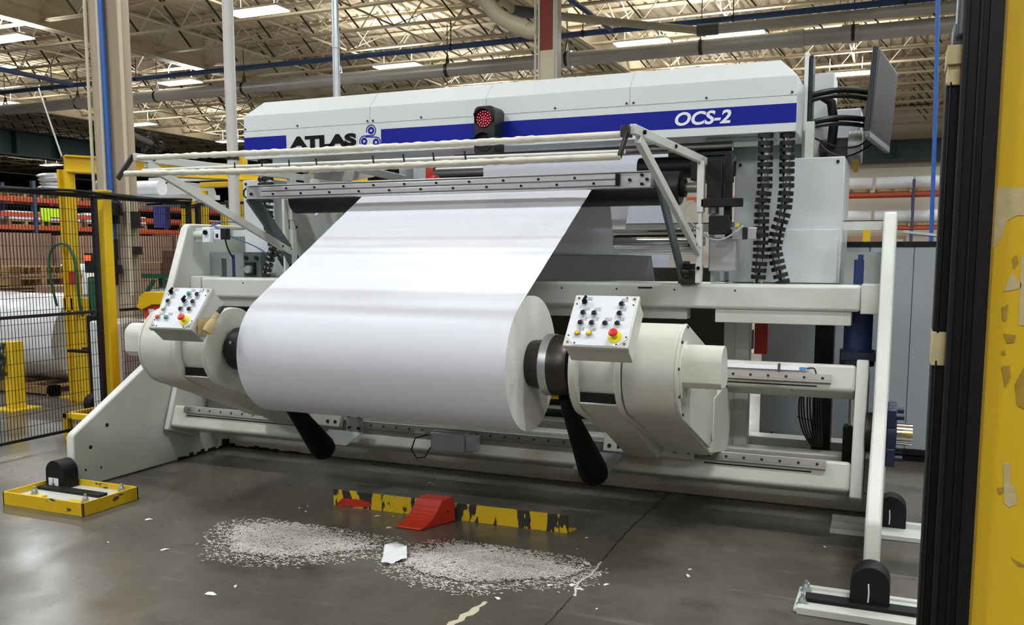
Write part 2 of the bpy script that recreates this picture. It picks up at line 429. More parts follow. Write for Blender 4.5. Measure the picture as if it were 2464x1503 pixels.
# girders (along Y)
gd = None
for x, lb in ((-17.72, 'deep cream roof girder over the left storage side'), (-7.2, 'deep cream roof girder above the left end of the white hood'), (3.3, 'deep cream roof girder beyond the yellow guard panel'), (-28.2, 'deep cream roof girder nearest the green crane beam')):
    g = MB(); g.box(x - .15, x + .15, 0, 40, 6.6, 6.625); g.box(x - .15, x + .15, 0, 40, 7.5, 7.52); g.box(x - .01, x + .01, 0, 40, 6.6, 7.52)
    for q in range(4):
        yy = 13.2 + q * 7.6
        g.box(x - .03, x + .03, yy, yy + .25, 6.75, 7.4)
        for s in range(6): g.cyl((x + .03, yy + .06, 6.8 + s*.11), (x + .045, yy + .06, 6.8 + s*.11), .016, n=6); g.cyl((x + .03, yy + .19, 6.8 + s*.11), (x + .045, yy + .19, 6.8 + s*.11), .016, n=6)
    build('roof_girder', g, 'joist_cream', smooth=0, label=lb, cat='roof girder', kind='structure')
# green crane beams
g = MB(); g.box(-31, -30.6, 8, 39.5, 5.3, 5.36); g.box(-30.95, -30.85, 8, 39.5, 5.3, 6.2); g.box(-31, -30.6, 8, 39.5, 6.2, 6.25)
y = 9
while y < 39: g.box(-30.85, -30.62, y, y + .03, 5.36, 6.2); y += 1.9
build('crane_beam', g, 'green_girder', smooth=0, label='dark green stiffened crane beam high at the left side of the hall', cat='crane beam', kind='structure')
g = MB(); g.box(-30, 25, 39.3, 39.8, 5.3, 5.38); g.box(-30, 25, 39.55, 39.65, 5.3, 6.15)
x = -29
while x < 24: g.box(x, x + .04, 39.35, 39.6, 5.38, 6.12); x += 2.2
build('crane_beam', g, 'green_girder', smooth=0, label='dark green stiffened beam along the top of the cream back wall', cat='crane beam', kind='structure')

# ---- lamps
def make_light(x, y, z=6.3):
    r = empty('ceiling_light', (x, y, z), '', 'ceiling light')
    h = MB(); h.box(x - .62, x + .62, y - .22, y + .22, z + .01, z + .045); h.box(x - .5, x + .5, y - .06, y + .06, z + .045, z + .1)
    for s in (-.4, .4): h.cyl((x + s, y, z + .1), (x + s, y, z + .42), .006, n=6)
    build('housing', h, 'lamp_housing', r)
    d = MB()
    for s in (-.165, -.055, .055, .165): d.box(x - .6, x + .6, y + s - .05, y + s + .05, z - .015, z + .01)
    build('diffuser', d, 'lamp_diffuser', r)
    for nm, zz, e, rot in (('lamp', z - .03, LAMP_W, 0), ('up_fill', z + .12, FILL_UP, pi)):  # upward lamp added to each fixture to brighten the roof deck
        ld = D.lights.new(nm, 'AREA'); ld.shape = 'RECTANGLE'; ld.size = 1.2; ld.size_y = .4; ld.energy = e; ld.color = (.87, .945, 1) if nm == 'lamp' else (.98, .98, .97)
        lo = D.objects.new(nm, ld); C.objects.link(lo); lo.parent = r; lo.location = (0, 0, zz - z); lo.rotation_euler = (rot, 0, 0)
    return r
lab = ['bright rectangular ceiling light just right of the left white conduit, highest in view', 'rectangular ceiling light between the big column and the left white conduit',
       'rectangular ceiling light above the large pipe, over the left third of the hood', 'rectangular ceiling light right of the cream pillar with the red band',
       'rectangular ceiling light second to the right of the cream pillar with the red band', 'rectangular ceiling light partly behind the wall screen',
       'bright rectangular ceiling light at the upper left edge of the picture', 'small far ceiling light just right of the big column', 'small far ceiling light behind the left white conduit, level with the blue stripe',
       'small far ceiling light in the dark bay left of the yellow hoist post', 'rectangular ceiling light at the left edge, just above the large pipe']
lt0 = make_light(*LIGHTS[0]); lt0['label'] = lab[0]
for i, (x, y) in enumerate(LIGHTS[1:], 1): copy_tree(lt0, loc=(x, y, 6.3), label=lab[i])
for i, (x, y) in enumerate(LIGHTS_FILL):
    c = copy_tree(lt0, loc=(x, y, 6.3), label='rectangular fill light added deeper in the hall, hidden behind the machine or guard door'); c['group'] = 'added fill lights hidden behind the machine'
for i, (x, y) in enumerate(LIGHTS_OUT):
    c = copy_tree(lt0, loc=(x, y, 6.3), label='rectangular ceiling light overhead, outside the picture, lighting the machine'); c['group'] = 'ceiling lights overhead out of view'

# ---- pipes on the ceiling
def pipe_obj(name, pts, r, m, label, cat='pipe', extra=None, n=16):
    mb = MB().tube(pts, r, n); root = None
    return build(name, mb, m, label=label, cat=cat)
p = MB().cyl((-31, 18.8, 5.8), (8, 18.9, 5.8), .15, n=24)
root = empty('ceiling_pipe', (-11, 18.8, 5.65), 'large grey steel pipe running across under the roof joists above the hood', 'pipe')
build('pipe_run', p, 'pipe_grey', root)
for x in [-30 + 2.9 * k for k in range(13)]:
    h = MB().lathe((x - .03, 18.84, 5.8), (1, 0, 0), [(0, .165), (.06, .165)], 20); h.cyl((x, 18.84, 5.95), (x, 18.84, 6.8), .01, n=6)
    h.bar((x, 18.78, 5.95), (x, 18.84, 6.15), .02, .03); h.bar((x, 18.9, 5.95), (x, 18.84, 6.15), .02, .03)
    build('pipe_hanger', h, 'dark_steel', root)
for a, b in ((-7.4, -6.7), (-2.2, -1.9), (-1.2, -.9)):
    build('coupling', MB().cyl((a, 18.87, 5.8), (b, 18.87, 5.8), .175, n=24), 'pipe_grey', root)
root = empty('ceiling_pipe', (-9, 18.45, 6.14), 'long thin blue compressed-air pipe under the roof, above the large grey pipe', 'pipe')
build('pipe_run', MB().cyl((-31, 18.4, 6.2), (8, 18.46, 6.2), .06, n=14), 'pipe_blue', root)
for x in [-28 + 3.1 * k for k in range(11)]:
    build('pipe_hanger', MB().cyl((x, 18.43, 6.2), (x, 18.43, 6.8), .012, n=6).lathe((x - .02, 18.43, 6.2), (1, 0, 0), [(0, .075), (.04, .075)], 12), 'dark_steel', root)
build('ceiling_pipe', MB().tube([(-20.9, 18.4, 6.2), (-20.85, 17, 6.2), (-20.78, 8, 6.2)], .06, 12), 'pipe_blue', label='blue branch air pipe meeting the long blue pipe at the upper left', cat='pipe')
build('ceiling_pipe', MB().tube([(-5.66, 18.4, 6.2), (-5.7, 15, 6.2), (-5.7, 5, 6.2)], .05, 12), 'pipe_blue', label='blue branch air pipe meeting the long blue pipe near the red-banded pillar', cat='pipe')
root = empty('ceiling_pipe', (-5, 17, 6), 'cream plastic pipe slanting across the upper middle and on to the right edge', 'pipe')
build('pipe_run', MB().tube([(-6.9, 13.8, 6.35), (-6.85, 15.2, 6.2), (-6.7, 15.8, 6.05), (-3.85, 18.3, 6.0)], .075, 16), 'pvc_cream', root)
build('pipe_run', MB().cyl((-3.5, 18.3, 6.0), (8, 18.34, 6.0), .095, n=18), 'pipe_grey', root)
build('coupling', MB().cyl((-3.87, 18.29, 6.0), (-3.45, 18.31, 6.0), .115, n=18), 'grey_steel_plate', root)
build('coupling', MB().tube([(-6.88, 14.9, 6.24), (-6.85, 15.25, 6.19)], .1, 16), 'grey_steel_plate', root)
build('coupling', MB().tube([(-6.74, 15.72, 6.06), (-6.45, 16.0, 6.05)], .1, 16), 'grey_steel_plate', root)
root = empty('drain_pipe', (-5.6, 13.4, 5), 'cream drain pipe elbowing down to the pillar with the red band', 'pipe')
build('pipe_run', MB().tube([(-6.3, 13.1, 5.75), (-6.15, 13.3, 5.55), (-6.0, 13.35, 5.35), (-5.62, 13.4, 5.12), (-5.45, 13.42, 5.06), (-5.33, 13.43, 5.055)], .12, 18), 'pvc_cream', root)
build('coupling', MB().tube([(-5.75, 13.39, 5.2), (-5.5, 13.42, 5.09)], .135, 18), 'pvc_cream', root)

# ---- columns
def ibeam_col(cx, cy, wx, wy, h, name, label, mats='column_paint', rot=0, parent=None):
    c = MB(); c.box(cx - wx/2, cx + wx/2, cy - wy/2, cy - wy/2 + .03, 0, h); c.box(cx - wx/2, cx + wx/2, cy + wy/2 - .03, cy + wy/2, 0, h); c.box(cx - .02, cx + .02, cy - wy/2, cy + wy/2, 0, h)
    return c
root = empty('building_column', (-7.13, 6.86, 0), 'thick tan steel column behind the wire fence, carrying a bright blue hose', 'column')
CX, CY = -7.165, 6.75
c = MB(); c.box(CX - .2, CX - .165, CY - .06, CY + .06, 0, 7.5); c.box(CX + .165, CX + .2, CY - .06, CY + .06, 0, 7.5); c.box(CX - .165, CX + .165, CY - .02, CY + .02, 0, 7.5)
c.box(CX - .165, CX - .06, CY - .06, CY - .04, 0, 7.5)
build('post', c, 'column_paint', root)
build('conduit', MB().cyl((CX - .07, CY - .08, 1.0), (CX - .05, CY - .08, 7.4), .016, n=10), 'pipe_white', root)
build('conduit', MB().tube([(CX - .22, CY - .08, 1.9), (CX - .225, CY - .08, 3), (CX - .215, CY - .08, 7.4)], .016, 10), 'pvc_cream', root)
build('conduit', MB().tube([(CX + .21, CY - .07, 1.2), (CX + .21, CY - .07, 3.4), (CX + .21, CY - .07, 3.55), (CX + .21, CY - .07, 7.4)], .016, 10), 'pvc_cream', root)
build('air_hose', MB().tube([(CX - .02, CY - .09, 7.4), (CX - .0, CY - .09, 4), (CX + .02, CY - .09, 1.75)], .024, 12), 'hose_blue', root, label='bright blue hose')
v_ = MB(); v_.cyl((CX + .02, CY - .09, 1.75), (CX + .02, CY - .09, 1.55), .036, n=12); v_.cyl((CX + .02, CY - .09, 1.55), (CX + .02, CY - .09, 1.3), .026, n=12); v_.box(CX - .03, CX + .07, CY - .13, CY - .05, 1.42, 1.5)
build('valve', v_, 'black_plastic', root)
v_ = MB(); v_.tube(bez((CX - .06, CY - .11, 2.2), (CX + .3, CY - .14, 2.1), (CX + .2, CY - .14, 1.95), (CX, CY - .11, 2.0)), .012, 8); v_.box(CX, CX + .15, CY - .27, CY - .09, 1.98, 2.10)
for k in range(4): v_.cyl((CX + .03 + k*.035, CY - .13, 1.90), (CX + .03 + k*.035, CY - .13, 2.0), .014, n=8)
build('glove', v_, 'black_rubber', root, label='black gloves hung on the column')
build('switch_box', MB().box(CX + .2, CX + .26, CY - .06, CY + .03, 1.86, 2.02).box(CX + .2, CX + .26, CY - .06, CY + .03, 1.6, 1.68), 'black_plastic', root)
root = empty('building_column', (-5.17, 13.6, 0), 'cream pillar with a dark red band near its top, behind the hood', 'column')
build('post', MB().box(-5.28, -5.06, 13.4, 13.65, 0, 4.75).box(-5.31, -5.28, 13.38, 13.67, 0, 7.5).box(-5.06, -5.03, 13.38, 13.67, 0, 7.5), 'pvc_cream', root)
build('painted_band', MB().box(-5.28, -5.06, 13.4, 13.65, 4.75, 7.5), 'dark_red', root, label='dark red upper band')
build('conduit', MB().cyl((-5.34, 13.35, 2), (-5.34, 13.35, 7.4), .02, n=8), 'pipe_white', root)
build('conduit', MB().cyl((-4.99, 13.35, 2), (-4.99, 13.35, 7.4), .02, n=8), 'pipe_white', root)
root = empty('conduit', (-5.9, 6.97, 0), 'tall white vertical conduit behind the left corner of the hood', 'pipe')
build('pipe_run', MB().cyl((-5.9, 6.97, 0), (-5.9, 6.97, 7.5), .052, n=20), 'pipe_white', root)
build('clamp', MB().cyl((-5.9, 6.97, 2.5), (-5.9, 6.97, 2.54), .062, n=20).cyl((-5.9, 6.97, 2.36), (-5.9, 6.97, 2.375), .06, n=20), 'black_plastic', root)
root = empty('conduit', (-7.02, 10.4, 0), 'thinner galvanised vertical conduit rising behind the blue roller emblem', 'pipe')
build('pipe_run', MB().cyl((-7.02, 10.4, 0), (-7.02, 10.4, 7.5), .048, n=18), 'galvanised', root)
build('coupling', MB().cyl((-7.02, 10.4, 4.33), (-7.02, 10.4, 4.5), .056, n=18), 'galvanised', root)
build('air_line', MB().tube([(.243, 8.45, 1.6), (.222, 8.45, 2.8), (.197, 8.45, 3.7), (.16, 8.45, 7.5)], .017, 10), 'hose_blue', label='straight bright blue air line hanging behind the grey enclosure', cat='pipe')

# ================================================================== UNWINDING MACHINE
XL0, XL1, XR0, XR1 = -5.18, -5.11, -.092, -.022
U = empty('unwinding_machine', (-2.6, 5.9, 0), 'long off-white paper roll unwinding machine with blue-striped hood, filling the middle', 'machine')
side = [(4.33, .004), (4.33, .36), (4.345, .385), (5.02, .79), (5.30, 1.35), (5.485, 1.81), (5.52, 1.84), (6.75, 1.84), (6.75, .004)]
for a, b in ((XL0, XL1), (XR0, XR1)):
    s = build('side_frame', MB().prism(side, 'X', a, b), 'frame_paint', U, bevel=.012, seg=3)
    h = MB()
    xx = b if a < -4 else a
    for yy, zz in ((4.62, .40), (4.47, .27)): h.cyl((xx - .002, yy, zz), (xx + .002, yy, zz), .014, n=14)
    for yy, zz in ((4.42, .12), (4.55, .11)): h.cyl((xx - .002, yy, zz), (xx + .002, yy, zz), .008, n=10)
    build('hole', h, 'dirt_dark', s)
mb_ = MB().box(XL1 + .10, XR0 - .10, 5.50, 5.70, 1.272, 1.425)
build('crossbeam', mb_, 'frame_paint', U, bevel=.02, seg=3)
build('crossbeam', MB().box(XL1 + .10, XR0 - .10, 5.70, 6.1, 1.30, 1.418), 'frame_paint', U, bevel=.01)
for a in (XL1, XR0 - .10): build('mounting_flange', MB().box(a, a + .10, 5.49, 5.72, 1.262, 1.432), 'frame_paint', U, bevel=.006)
build('under_channel', MB().box(XL1 + .1, -1.2, 5.56, 5.66, 1.20, 1.272).box(-1.02, -.24, 5.52, 5.8, 1.19, 1.272), 'frame_paint', U, bevel=.004)
b_ = MB()
for x in (-1.5, -3.2): b_.box(x, x + .09, 5.497, 5.5, 1.39, 1.4)
for x in [-4.6 + .37*k for k in range(11)]: b_.cyl((x, 5.498, 1.385), (x, 5.5, 1.385), .006, n=8)
build('slot', b_, 'dirt_dark', U)
build('base_beam', MB().box(XL1, XR0, 5.87, 6.05, .0, .115).box(XL1, XR0, 5.9, 6.05, .115, .34), 'rail_beam_paint', U, bevel=.008)
gm_ = MB(); rg_ = random.Random(9)
for k in range(14):
    y = 5.28 + k*.042; gm_.box(XL1, XL1 + .002, y, y + .045, .004, .012 + rg_.uniform(0, .03) + (.04 if k > 11 else 0))
for k in range(20):
    x = -5.1 + k*.05; gm_.box(x, x + .051, 5.868, 5.87, .0, .006 + rg_.uniform(0, .03)*(1 - k/20))
build('grime', gm_, 'dirt_dark', U)
build('rear_beam', MB().box(XL1, XR0, 6.55, 6.7, .1, .3), 'frame_paint', U, bevel=.008)
build('tie_angle', MB().box(XL1, XR0, 6.0, 6.005, 1.75, 1.81).box(XL1, XR0, 6.0, 6.05, 1.805, 1.81), 'frame_paint', U)

# ---- tilted carriage with two rail beams
O = Vector((0, 5.15, .302)); u = Vector((0, .331, .944)); v = Vector((0, .944, -.331))
def tq(x, a, b): p = O + u * a + v * b; return (x, p.y, p.z)
def tbox(mb, x0, x1, a0, a1, b0, b1, m=0):
    return mb.hexa([tq(x0, a0, b0), tq(x1, a0, b0), tq(x1, a0, b1), tq(x0, a0, b1), tq(x0, a1, b0), tq(x1, a1, b0), tq(x1, a1, b1), tq(x0, a1, b1)], m)
K = empty('roll_carriage', (-2.6, 5.3, .3), 'tilted off-white carriage with two long rail beams between the side frames', 'machine carriage')
for x0, x1 in ((-5.095, -5.05), (-.195, -.13)):
    m_ = MB(); pol = [(tq(0, -.03, -.01)[1:]), (tq(0, .75, -.01)[1:]), (tq(0, .75, .34)[1:]), (tq(0, -.03, .34)[1:])]
    m_.prism(pol, 'X', x0, x1); build('end_plate', m_, 'frame_paint', K, bevel=.008)
def tr(x): return x
for a0, a1, nm in ((.0, .17, 'lower_beam'), (.562, .722, 'upper_beam')):
    B = build(nm, tbox(MB(), -5.05, -.195, a0, a1, .0, .25), 'rail_beam_paint', K, bevel=.022, seg=4)
    ra = a0 + (.112 if nm == 'lower_beam' else .04)
    rail = MB(); tbox(rail, -4.92, -.325, ra, ra + .048, -.028, 0)
    tbox(rail, -4.92, -.325, ra + .012, ra + .036, -.03, -.027, 0)
    x = -4.87
    while x < -.35:
        p = Vector(tq(x, ra + .024, -.031)); rail.cyl(p, p + v * .004, .0085, n=10, m=1); x += .1
    build('guide_rail', rail, ['rail_steel', 'dirt_dark'], B)
    gr = MB(); tbox(gr, -4.9, -3.9, ra - .022, ra - .014, -.003, .001); tbox(gr, -1.0, -.4, ra - .022, ra - .014, -.003, .001)
    build('grease_line', gr, 'dirt_dark', B)
    if nm == 'upper_beam':
        st = MB(); tbox(st, -4.9, -.46, a1 - .055, a1 - .03, -.022, 0)
        build('scale_strip', st, 'ink_white', B)
        stk = MB(); tbox(stk, -.50, -.462, a1 - .053, a1 - .035, -.024, -.02); build('sticker', stk, 'sticker_blue', B)
        w_ = MB().tube(bez(tq(-.46, a1 - .04, -.015), tq(-.40, a1 - .03, -.03), tq(-.42, a1 - .05, -.03), tq(-.40, a1 - .085, -.005)), .004, 6)
        w_.cyl(tq(-.40, a1 - .085, -.012), tq(-.40, a1 - .085, .0), .012, n=10)
        build('cable', w_, 'black_rubber', B)
        for x in (-.62, -.93, -1.5): build('clip', tbox(MB(), x, x + .014, a1 - .07, a1 - .02, -.03, -.02), 'dark_steel', B)
    sm = MB()
    for k in range(26):
        x = random.uniform(-4.9, -.35); h = random.uniform(.02, .07)
        if nm == 'upper_beam':
            p = O + u*a0; sm.hexa([tq(x, a0 - .0015, .02), tq(x + .008, a0 - .0015, .02), tq(x + .006, a0 - .0015, .02 + h), tq(x, a0 - .0015, .02 + h), tq(x, a0, .02), tq(x + .008, a0, .02), tq(x + .006, a0, .02 + h), tq(x, a0, .02 + h)])
    if nm == 'upper_beam': build('oil_streak', sm, 'dirt_dark', B)
# deflector plates, sensor box
pl = MB(); pl.hexa([(-3.58, 4.96, .335), (-3.33, 4.96, .335), (-3.29, 5.1, .40), (-3.56, 5.1, .40), (-3.58, 4.955, .338), (-3.33, 4.955, .338), (-3.29, 5.1, .404), (-3.56, 5.1, .404)])
pl.box(-3.42, -3.29, 5.095, 5.1, .40, .53)
q = build('deflector', pl, 'galvanised', K)
h = MB()
for x, z in ((-3.395, .43), (-3.32, .43), (-3.395, .51), (-3.32, .51)): h.cyl((x, 5.085, z), (x, 5.096, z), .011, n=10)
build('bolt', h, 'dark_steel', q)
pl = MB(); pl.hexa([(-1.72, 4.92, .34), (-1.5, 4.92, .33), (-1.46, 5.06, .42), (-1.7, 5.06, .42), (-1.72, 4.915, .343), (-1.5, 4.915, .333), (-1.46, 5.06, .424), (-1.7, 5.06, .424)])
build('deflector', pl, 'galvanised', K)
sb = MB().box(-2.74, -2.5, 5.04, 5.12, .34, .46).box(-2.5, -2.42, 5.06, 5.12, .35, .45); tbox(sb, -2.76, -2.52, .02, .14, -.085, -.075)
q = build('sensor_box', sb, 'galvanised', K, bevel=.004)
build('cable', MB().tube([(-2.76, 5.05, .44), (-2.83, 5.0, .42), (-2.86, 5.0, .34), (-2.82, 5.0, .29), (-2.76, 5.0, .30), (-2.74, 5.04, .36)], .005, 6), 'black_rubber', q)
# pivot bearings
for sgn, x in ((1, XR1), (-1, XL0)):
    pv = MB(); pv.cyl((x, 5.3, .62), (x + sgn*.05, 5.3, .62), .16, n=28)
    for k in range(4):
        a = pi/4 + k*pi/2
        pv.box(min(x, x + sgn*.045), max(x, x + sgn*.045), 5.3 + .15*math.cos(a) - .05, 5.3 + .15*math.cos(a) + .05, .62 + .15*math.sin(a) - .05, .62 + .15*math.sin(a) + .05)
    b0 = build('pivot_bearing', pv, 'motor_navy', K, bevel=.006)
    bb = MB()
    for k in range(4):
        a = pi/4 + k*pi/2; bb.cyl((x + sgn*.045, 5.3 + .16*math.cos(a), .62 + .16*math.sin(a)), (x + sgn*.085, 5.3 + .16*math.cos(a), .62 + .16*math.sin(a)), .017, n=10)
    build('bolt', bb, 'motor_navy', b0)
    build('shaft', MB().cyl((x + sgn*.05, 5.3, .62), (x + sgn*.13, 5.3, .62), .062, n=26), 'chrome', b0)
build('pivot_sleeve', MB().cyl((-.13, 5.3, .62), (-.085, 5.3, .62), .11, n=26), 'dark_steel', K)
# hydraulic lift cylinders
for x in (-.21, -4.87):
    hc = empty('hydraulic_cylinder', (x, 5.8, .5), 'dark blue hydraulic cylinder beside the ' + ('right' if x > -2 else 'left') + ' side frame of the machine', 'hydraulic cylinder')
    build('barrel', MB().cyl((x, 5.8, 1.0), (x, 5.8, 1.6), .082, n=28), 'cyl_blue', hc)
    build('gland', MB().cyl((x, 5.8, .93), (x, 5.8, 1.03), .1, n=8).box(x - .09, x + .11, 5.7, 5.9, .97, 1.02), 'motor_navy', hc, bevel=.004)
    build('rod', MB().cyl((x, 5.8, .5), (x, 5.8, .95), .035, n=20), 'chrome', hc)
    build('clevis', MB().box(x - .06, x + .06, 5.74, 5.86, .3, .56), 'black_paint', hc, bevel=.006)
# cover boxes above the crossbeam
for x0, x1, s0, s1 in ((-.30, -.10, -.245, -.19), (-5.10, -4.77, -4.99, -4.94)):
    cb = MB(); cb.box(x0, s0, 5.72, 5.73, 1.425, 1.615); cb.box(s1, x1, 5.72, 5.73, 1.425, 1.615); cb.box(s0, s1, 5.72, 5.73, 1.57, 1.615)
    cb.box(x0, x1, 5.73, 5.98, 1.605, 1.615); cb.box(x0, x0 + .01, 5.73, 5.98, 1.425, 1.61)
    build('cylinder_cover', cb, 'galvanised', U)
ks = MB().box(-4.77, -4.60, 5.72, 5.8, 1.425, 1.62)
q = build('fitting_plate', ks, 'grey_steel_plate', U)
h = MB()
for x, z in ((-4.74, 1.575), (-4.64, 1.575)): h.cyl((x, 5.705, z), (x, 5.72, z), .016, n=12)
h.box(-4.735, -4.65, 5.69, 5.72, 1.44, 1.54)
build('fitting', h, 'black_plastic', q)
build('fitting', MB().cyl((-4.69, 5.66, 1.485), (-4.69, 5.69, 1.485), .03, n=16), 'aluminium', q)
# cabinets
for x0, x1, lb in ((-4.90, -4.60, 1), (-.985, -.33, 0)):
    cab = build('cabinet_panel', MB().box(x0, x1, 5.9, 6.5, 1.42, 2.195), 'cabinet_grey', U, bevel=.006)
    h = MB()
    pts = ((x0 + .03, 2.165), (x1 - .04, 2.165)) if not lb else ((x0 + .03, 2.165),)
    for x, z in pts: h.cyl((x, 5.892, z), (x, 5.9, z), .01, n=10)
    if not lb:
        h.cyl((x1 - .05, 5.89, 1.735), (x1 - .05, 5.9, 1.735), .01, n=10)
    build('screw', h, 'dirt_dark', cab)
    if not lb:
        s_ = MB().box(x0 - .02, x1 - .02, 5.88, 5.9, 1.425, 1.755); build('lower_panel', s_, 'cabinet_grey', cab, bevel=.004)
build('support_post', MB().box(-.575, -.52, 5.95, 6.02, 2.19, 2.42), 'frame_paint', U, bevel=.004)
# hood
H = MB(); x0, x1, yf, yb = -4.625, -.592, 5.6, 6.2
zc, zr = 2.64, 2.755
H.hexa([(x0, yf, 2.32), (x1, yf, 2.32), (x1, yb, 2.32), (x0, yb, 2.32), (x0, yf, zc), (x1, yf, zc), (x1, yb, zc), (x0, yb, zc)])
H.hexa([(x0, yf, zc), (x1, yf, zc), (x1, yb, zc), (x0, yb, zc), (x0 + .11, yf + .11, zr), (x1 - .11, yf + .11, zr), (x1 - .11, yb - .11, zr), (x0 + .11, yb - .11, zr)])
hood = build('hood', H, 'hood_white', U, bevel=.003)
sm = MB().box(x0, x1, yf - .0015, yf, 2.528, 2.5315)
for x in (-3.505, -2.595, -1.6): 
    sm.box(x - .0015, x + .0015, yf - .0015, yf, 2.53, zc); sm.hexa([(x - .0015, yf - .001, zc), (x + .0015, yf - .001, zc), (x + .0015, yf + .001, zc), (x - .0015, yf + .001, zc), (x - .0015, yf + .109, zr + .001), (x + .0015, yf + .109, zr + .001), (x + .0015, yf + .111, zr), (x - .0015, yf + .111, zr)])
build('seam', sm, 'label_grey', hood)
sc = MB()
for x in (-4.61, -4.13, -3.525, -3.48, -3.09, -2.1, -1.62, -1.575, -1.12, -.62): sc.cyl((x, yf - .006, 2.545), (x, yf, 2.545), .007, n=10)
build('screw', sc, 'dark_steel', hood)
build('blue_stripe', MB().box(x0, -4.235, yf - .002, yf, 2.372, 2.482), 'stripe_blue', hood)
build('blue_stripe', MB().box(-3.415, x1, yf - .002, yf, 2.372, 2.482), 'stripe_blue', hood)
text_mesh('lettering', 'ATLAS', 'ink_black', hood, -4.205, -3.622, yf - .003, 2.378, 2.468, bold=.06)
text_mesh('lettering', 'OCS-2', 'ink_white', hood, -1.310, -.968, yf - .004, 2.387, 2.469, bold=.03, shear=.2)
# emblem: three rolls with a web around them
em = MB()
def ringXZ(cx, cz, R, r, n=28, y=yf - .002):
    o = len(em.v)
    for k in range(n):
        a = 2*pi*k/n; em.v.append((cx + R*math.cos(a), y, cz + R*math.sin(a))); em.v.append((cx + r*math.cos(a), y, cz + r*math.sin(a)))
    for k in range(n):
        k2 = (k+1) % n; em.f.append((o + 2*k, o + 2*k2, o + 2*k2 + 1, o + 2*k + 1)); em.m.append(0)
def bandXZ(pts, wd, y=yf - .002):
    o = len(em.v); n = len(pts)
    for i, (a, b) in enumerate(pts):
        p0 = pts[max(i-1, 0)]; p1 = pts[min(i+1, n-1)]; dx, dz = p1[0]-p0[0], p1[1]-p0[1]; l = math.hypot(dx, dz) or 1
        em.v.append((a - dz/l*wd/2, y, b + dx/l*wd/2)); em.v.append((a + dz/l*wd/2, y, b - dx/l*wd/2))
    for i in range(n-1): em.f.append((o+2*i, o+2*i+2, o+2*i+3, o+2*i+1)); em.m.append(0)
A_, B_, C_ = (-3.497, 2.478), (-3.556, 2.405), (-3.458, 2.394)
for c_ in (A_, B_, C_): ringXZ(*c_, .026, .010)
arc = lambda c_, r, a0, a1: [(c_[0] + r*math.cos(math.radians(a0 + (a1-a0)*k/20)), c_[1] + r*math.sin(math.radians(a0 + (a1-a0)*k/20))) for k in range(21)]
bandXZ(arc(A_, .038, 200, -70) + [(-3.53, 2.443)] + arc(B_, .037, 90, 300), .007)
bandXZ([(-3.545, 2.436)] + arc(C_, .036, 90, -150), .007)
build('emblem', em, 'stripe_blue', hood, smooth=0)
build('under_tube', MB().cyl((-2.9, 5.75, 2.27), (-.98, 5.75, 2.27), .03, n=18), 'steel', U)
build('under_light', MB().box(-1.15, -.75, 5.75, 6.0, 2.29, 2.318), 'light_strip_teal', U)
# end of hood: upright plate
build('rear_upright', MB().box(-.60, -.575, 6.05, 6.45, 2.2, 2.86), 'hood_white', U, bevel=.003)
build('rear_upright', MB().box(-.60, -.45, 6.46, 6.8, 2.25, 2.80), 'hood_white', U, bevel=.003)
build('rear_shroud', MB().box(-.47, -.28, 6.6, 6.9, 2.24, 2.58), 'cabinet_grey', U, bevel=.01)
build('pipe_bend', MB().tube([(-.50, 6.3, 2.62), (-.45, 6.3, 2.58), (-.43, 6.3, 2.45), (-.44, 6.3, 2.3)], .03, 12), 'black_rubber', U)
# inside machinery between hood and crossbeam
def plateX(x, poly, m, nm, th=.02): return build(nm, MB().prism(poly, 'X', x - th/2, x + th/2), m, U, bevel=.004)
brk = [(5.36, 1.43), (5.36, 2.0), (5.47, 2.0), (5.5, 1.92), (5.58, 1.9), (5.75, 1.9), (6.1, 2.15), (6.1, 1.43)]
pL = plateX(-4.10, brk, 'frame_paint', 'roller_frame'); pR = plateX(-1.05, [(5.54, 1.43)] + [(5.54, 1.9)] + brk[5:], 'cabinet_grey', 'roller_frame')
h = MB()
for yy, zz in ((5.42, 1.94), (5.42, 1.8), (5.5, 1.8), (5.5, 1.95), (5.45, 1.6)): h.cyl((-4.092, yy, zz), (-4.086, yy, zz), .008, n=8)
build('hole', h, 'dirt_dark', pL)
build('upper_frame', MB().bar((-4.15, 5.75, 2.16), (-4.15, 6.6, 2.3), .1, .1).bar((-4.1, 5.7, 2.12), (-3.5, 6.4, 2.06), .08, .09), 'frame_paint', U, bevel=.004)
build('upper_frame', MB().box(-3.62, -3.55, 6.3, 6.5, 1.6, 2.36).bar((-4.1, 6.35, 2.3), (-3.4, 6.35, 2.14), .05, .06).box(-3.8, -3.7, 6.5, 6.6, 1.5, 2.32), 'cabinet_grey', U, bevel=.004)
build('drive_motor', MB().cyl((-3.82, 6.75, 2.16), (-3.58, 6.75, 2.16), .10, n=20).box(-3.86, -3.66, 6.66, 6.84, 1.95, 2.42), 'red_paint', U, bevel=.004)
build('drive_motor', MB().cyl((-3.48, 6.75, 2.14), (-3.24, 6.75, 2.14), .07, n=20), 'red_paint', U)
build('cable_guide', MB().tube([(-3.6, 6.4, 2.3), (-3.57, 6.35, 2.2), (-3.5, 6.35, 2.10), (-3.3, 6.4, 2.08), (-3.1, 6.45, 2.1)], .016, 8), 'black_rubber', U)
build('guard_box', MB().box(-1.22, -1.0, 5.66, 5.95, 2.06, 2.2).cyl((-1.6, 5.85, 2.16), (-.98, 5.85, 2.16), .07, n=20), 'black_paint', U, bevel=.004)
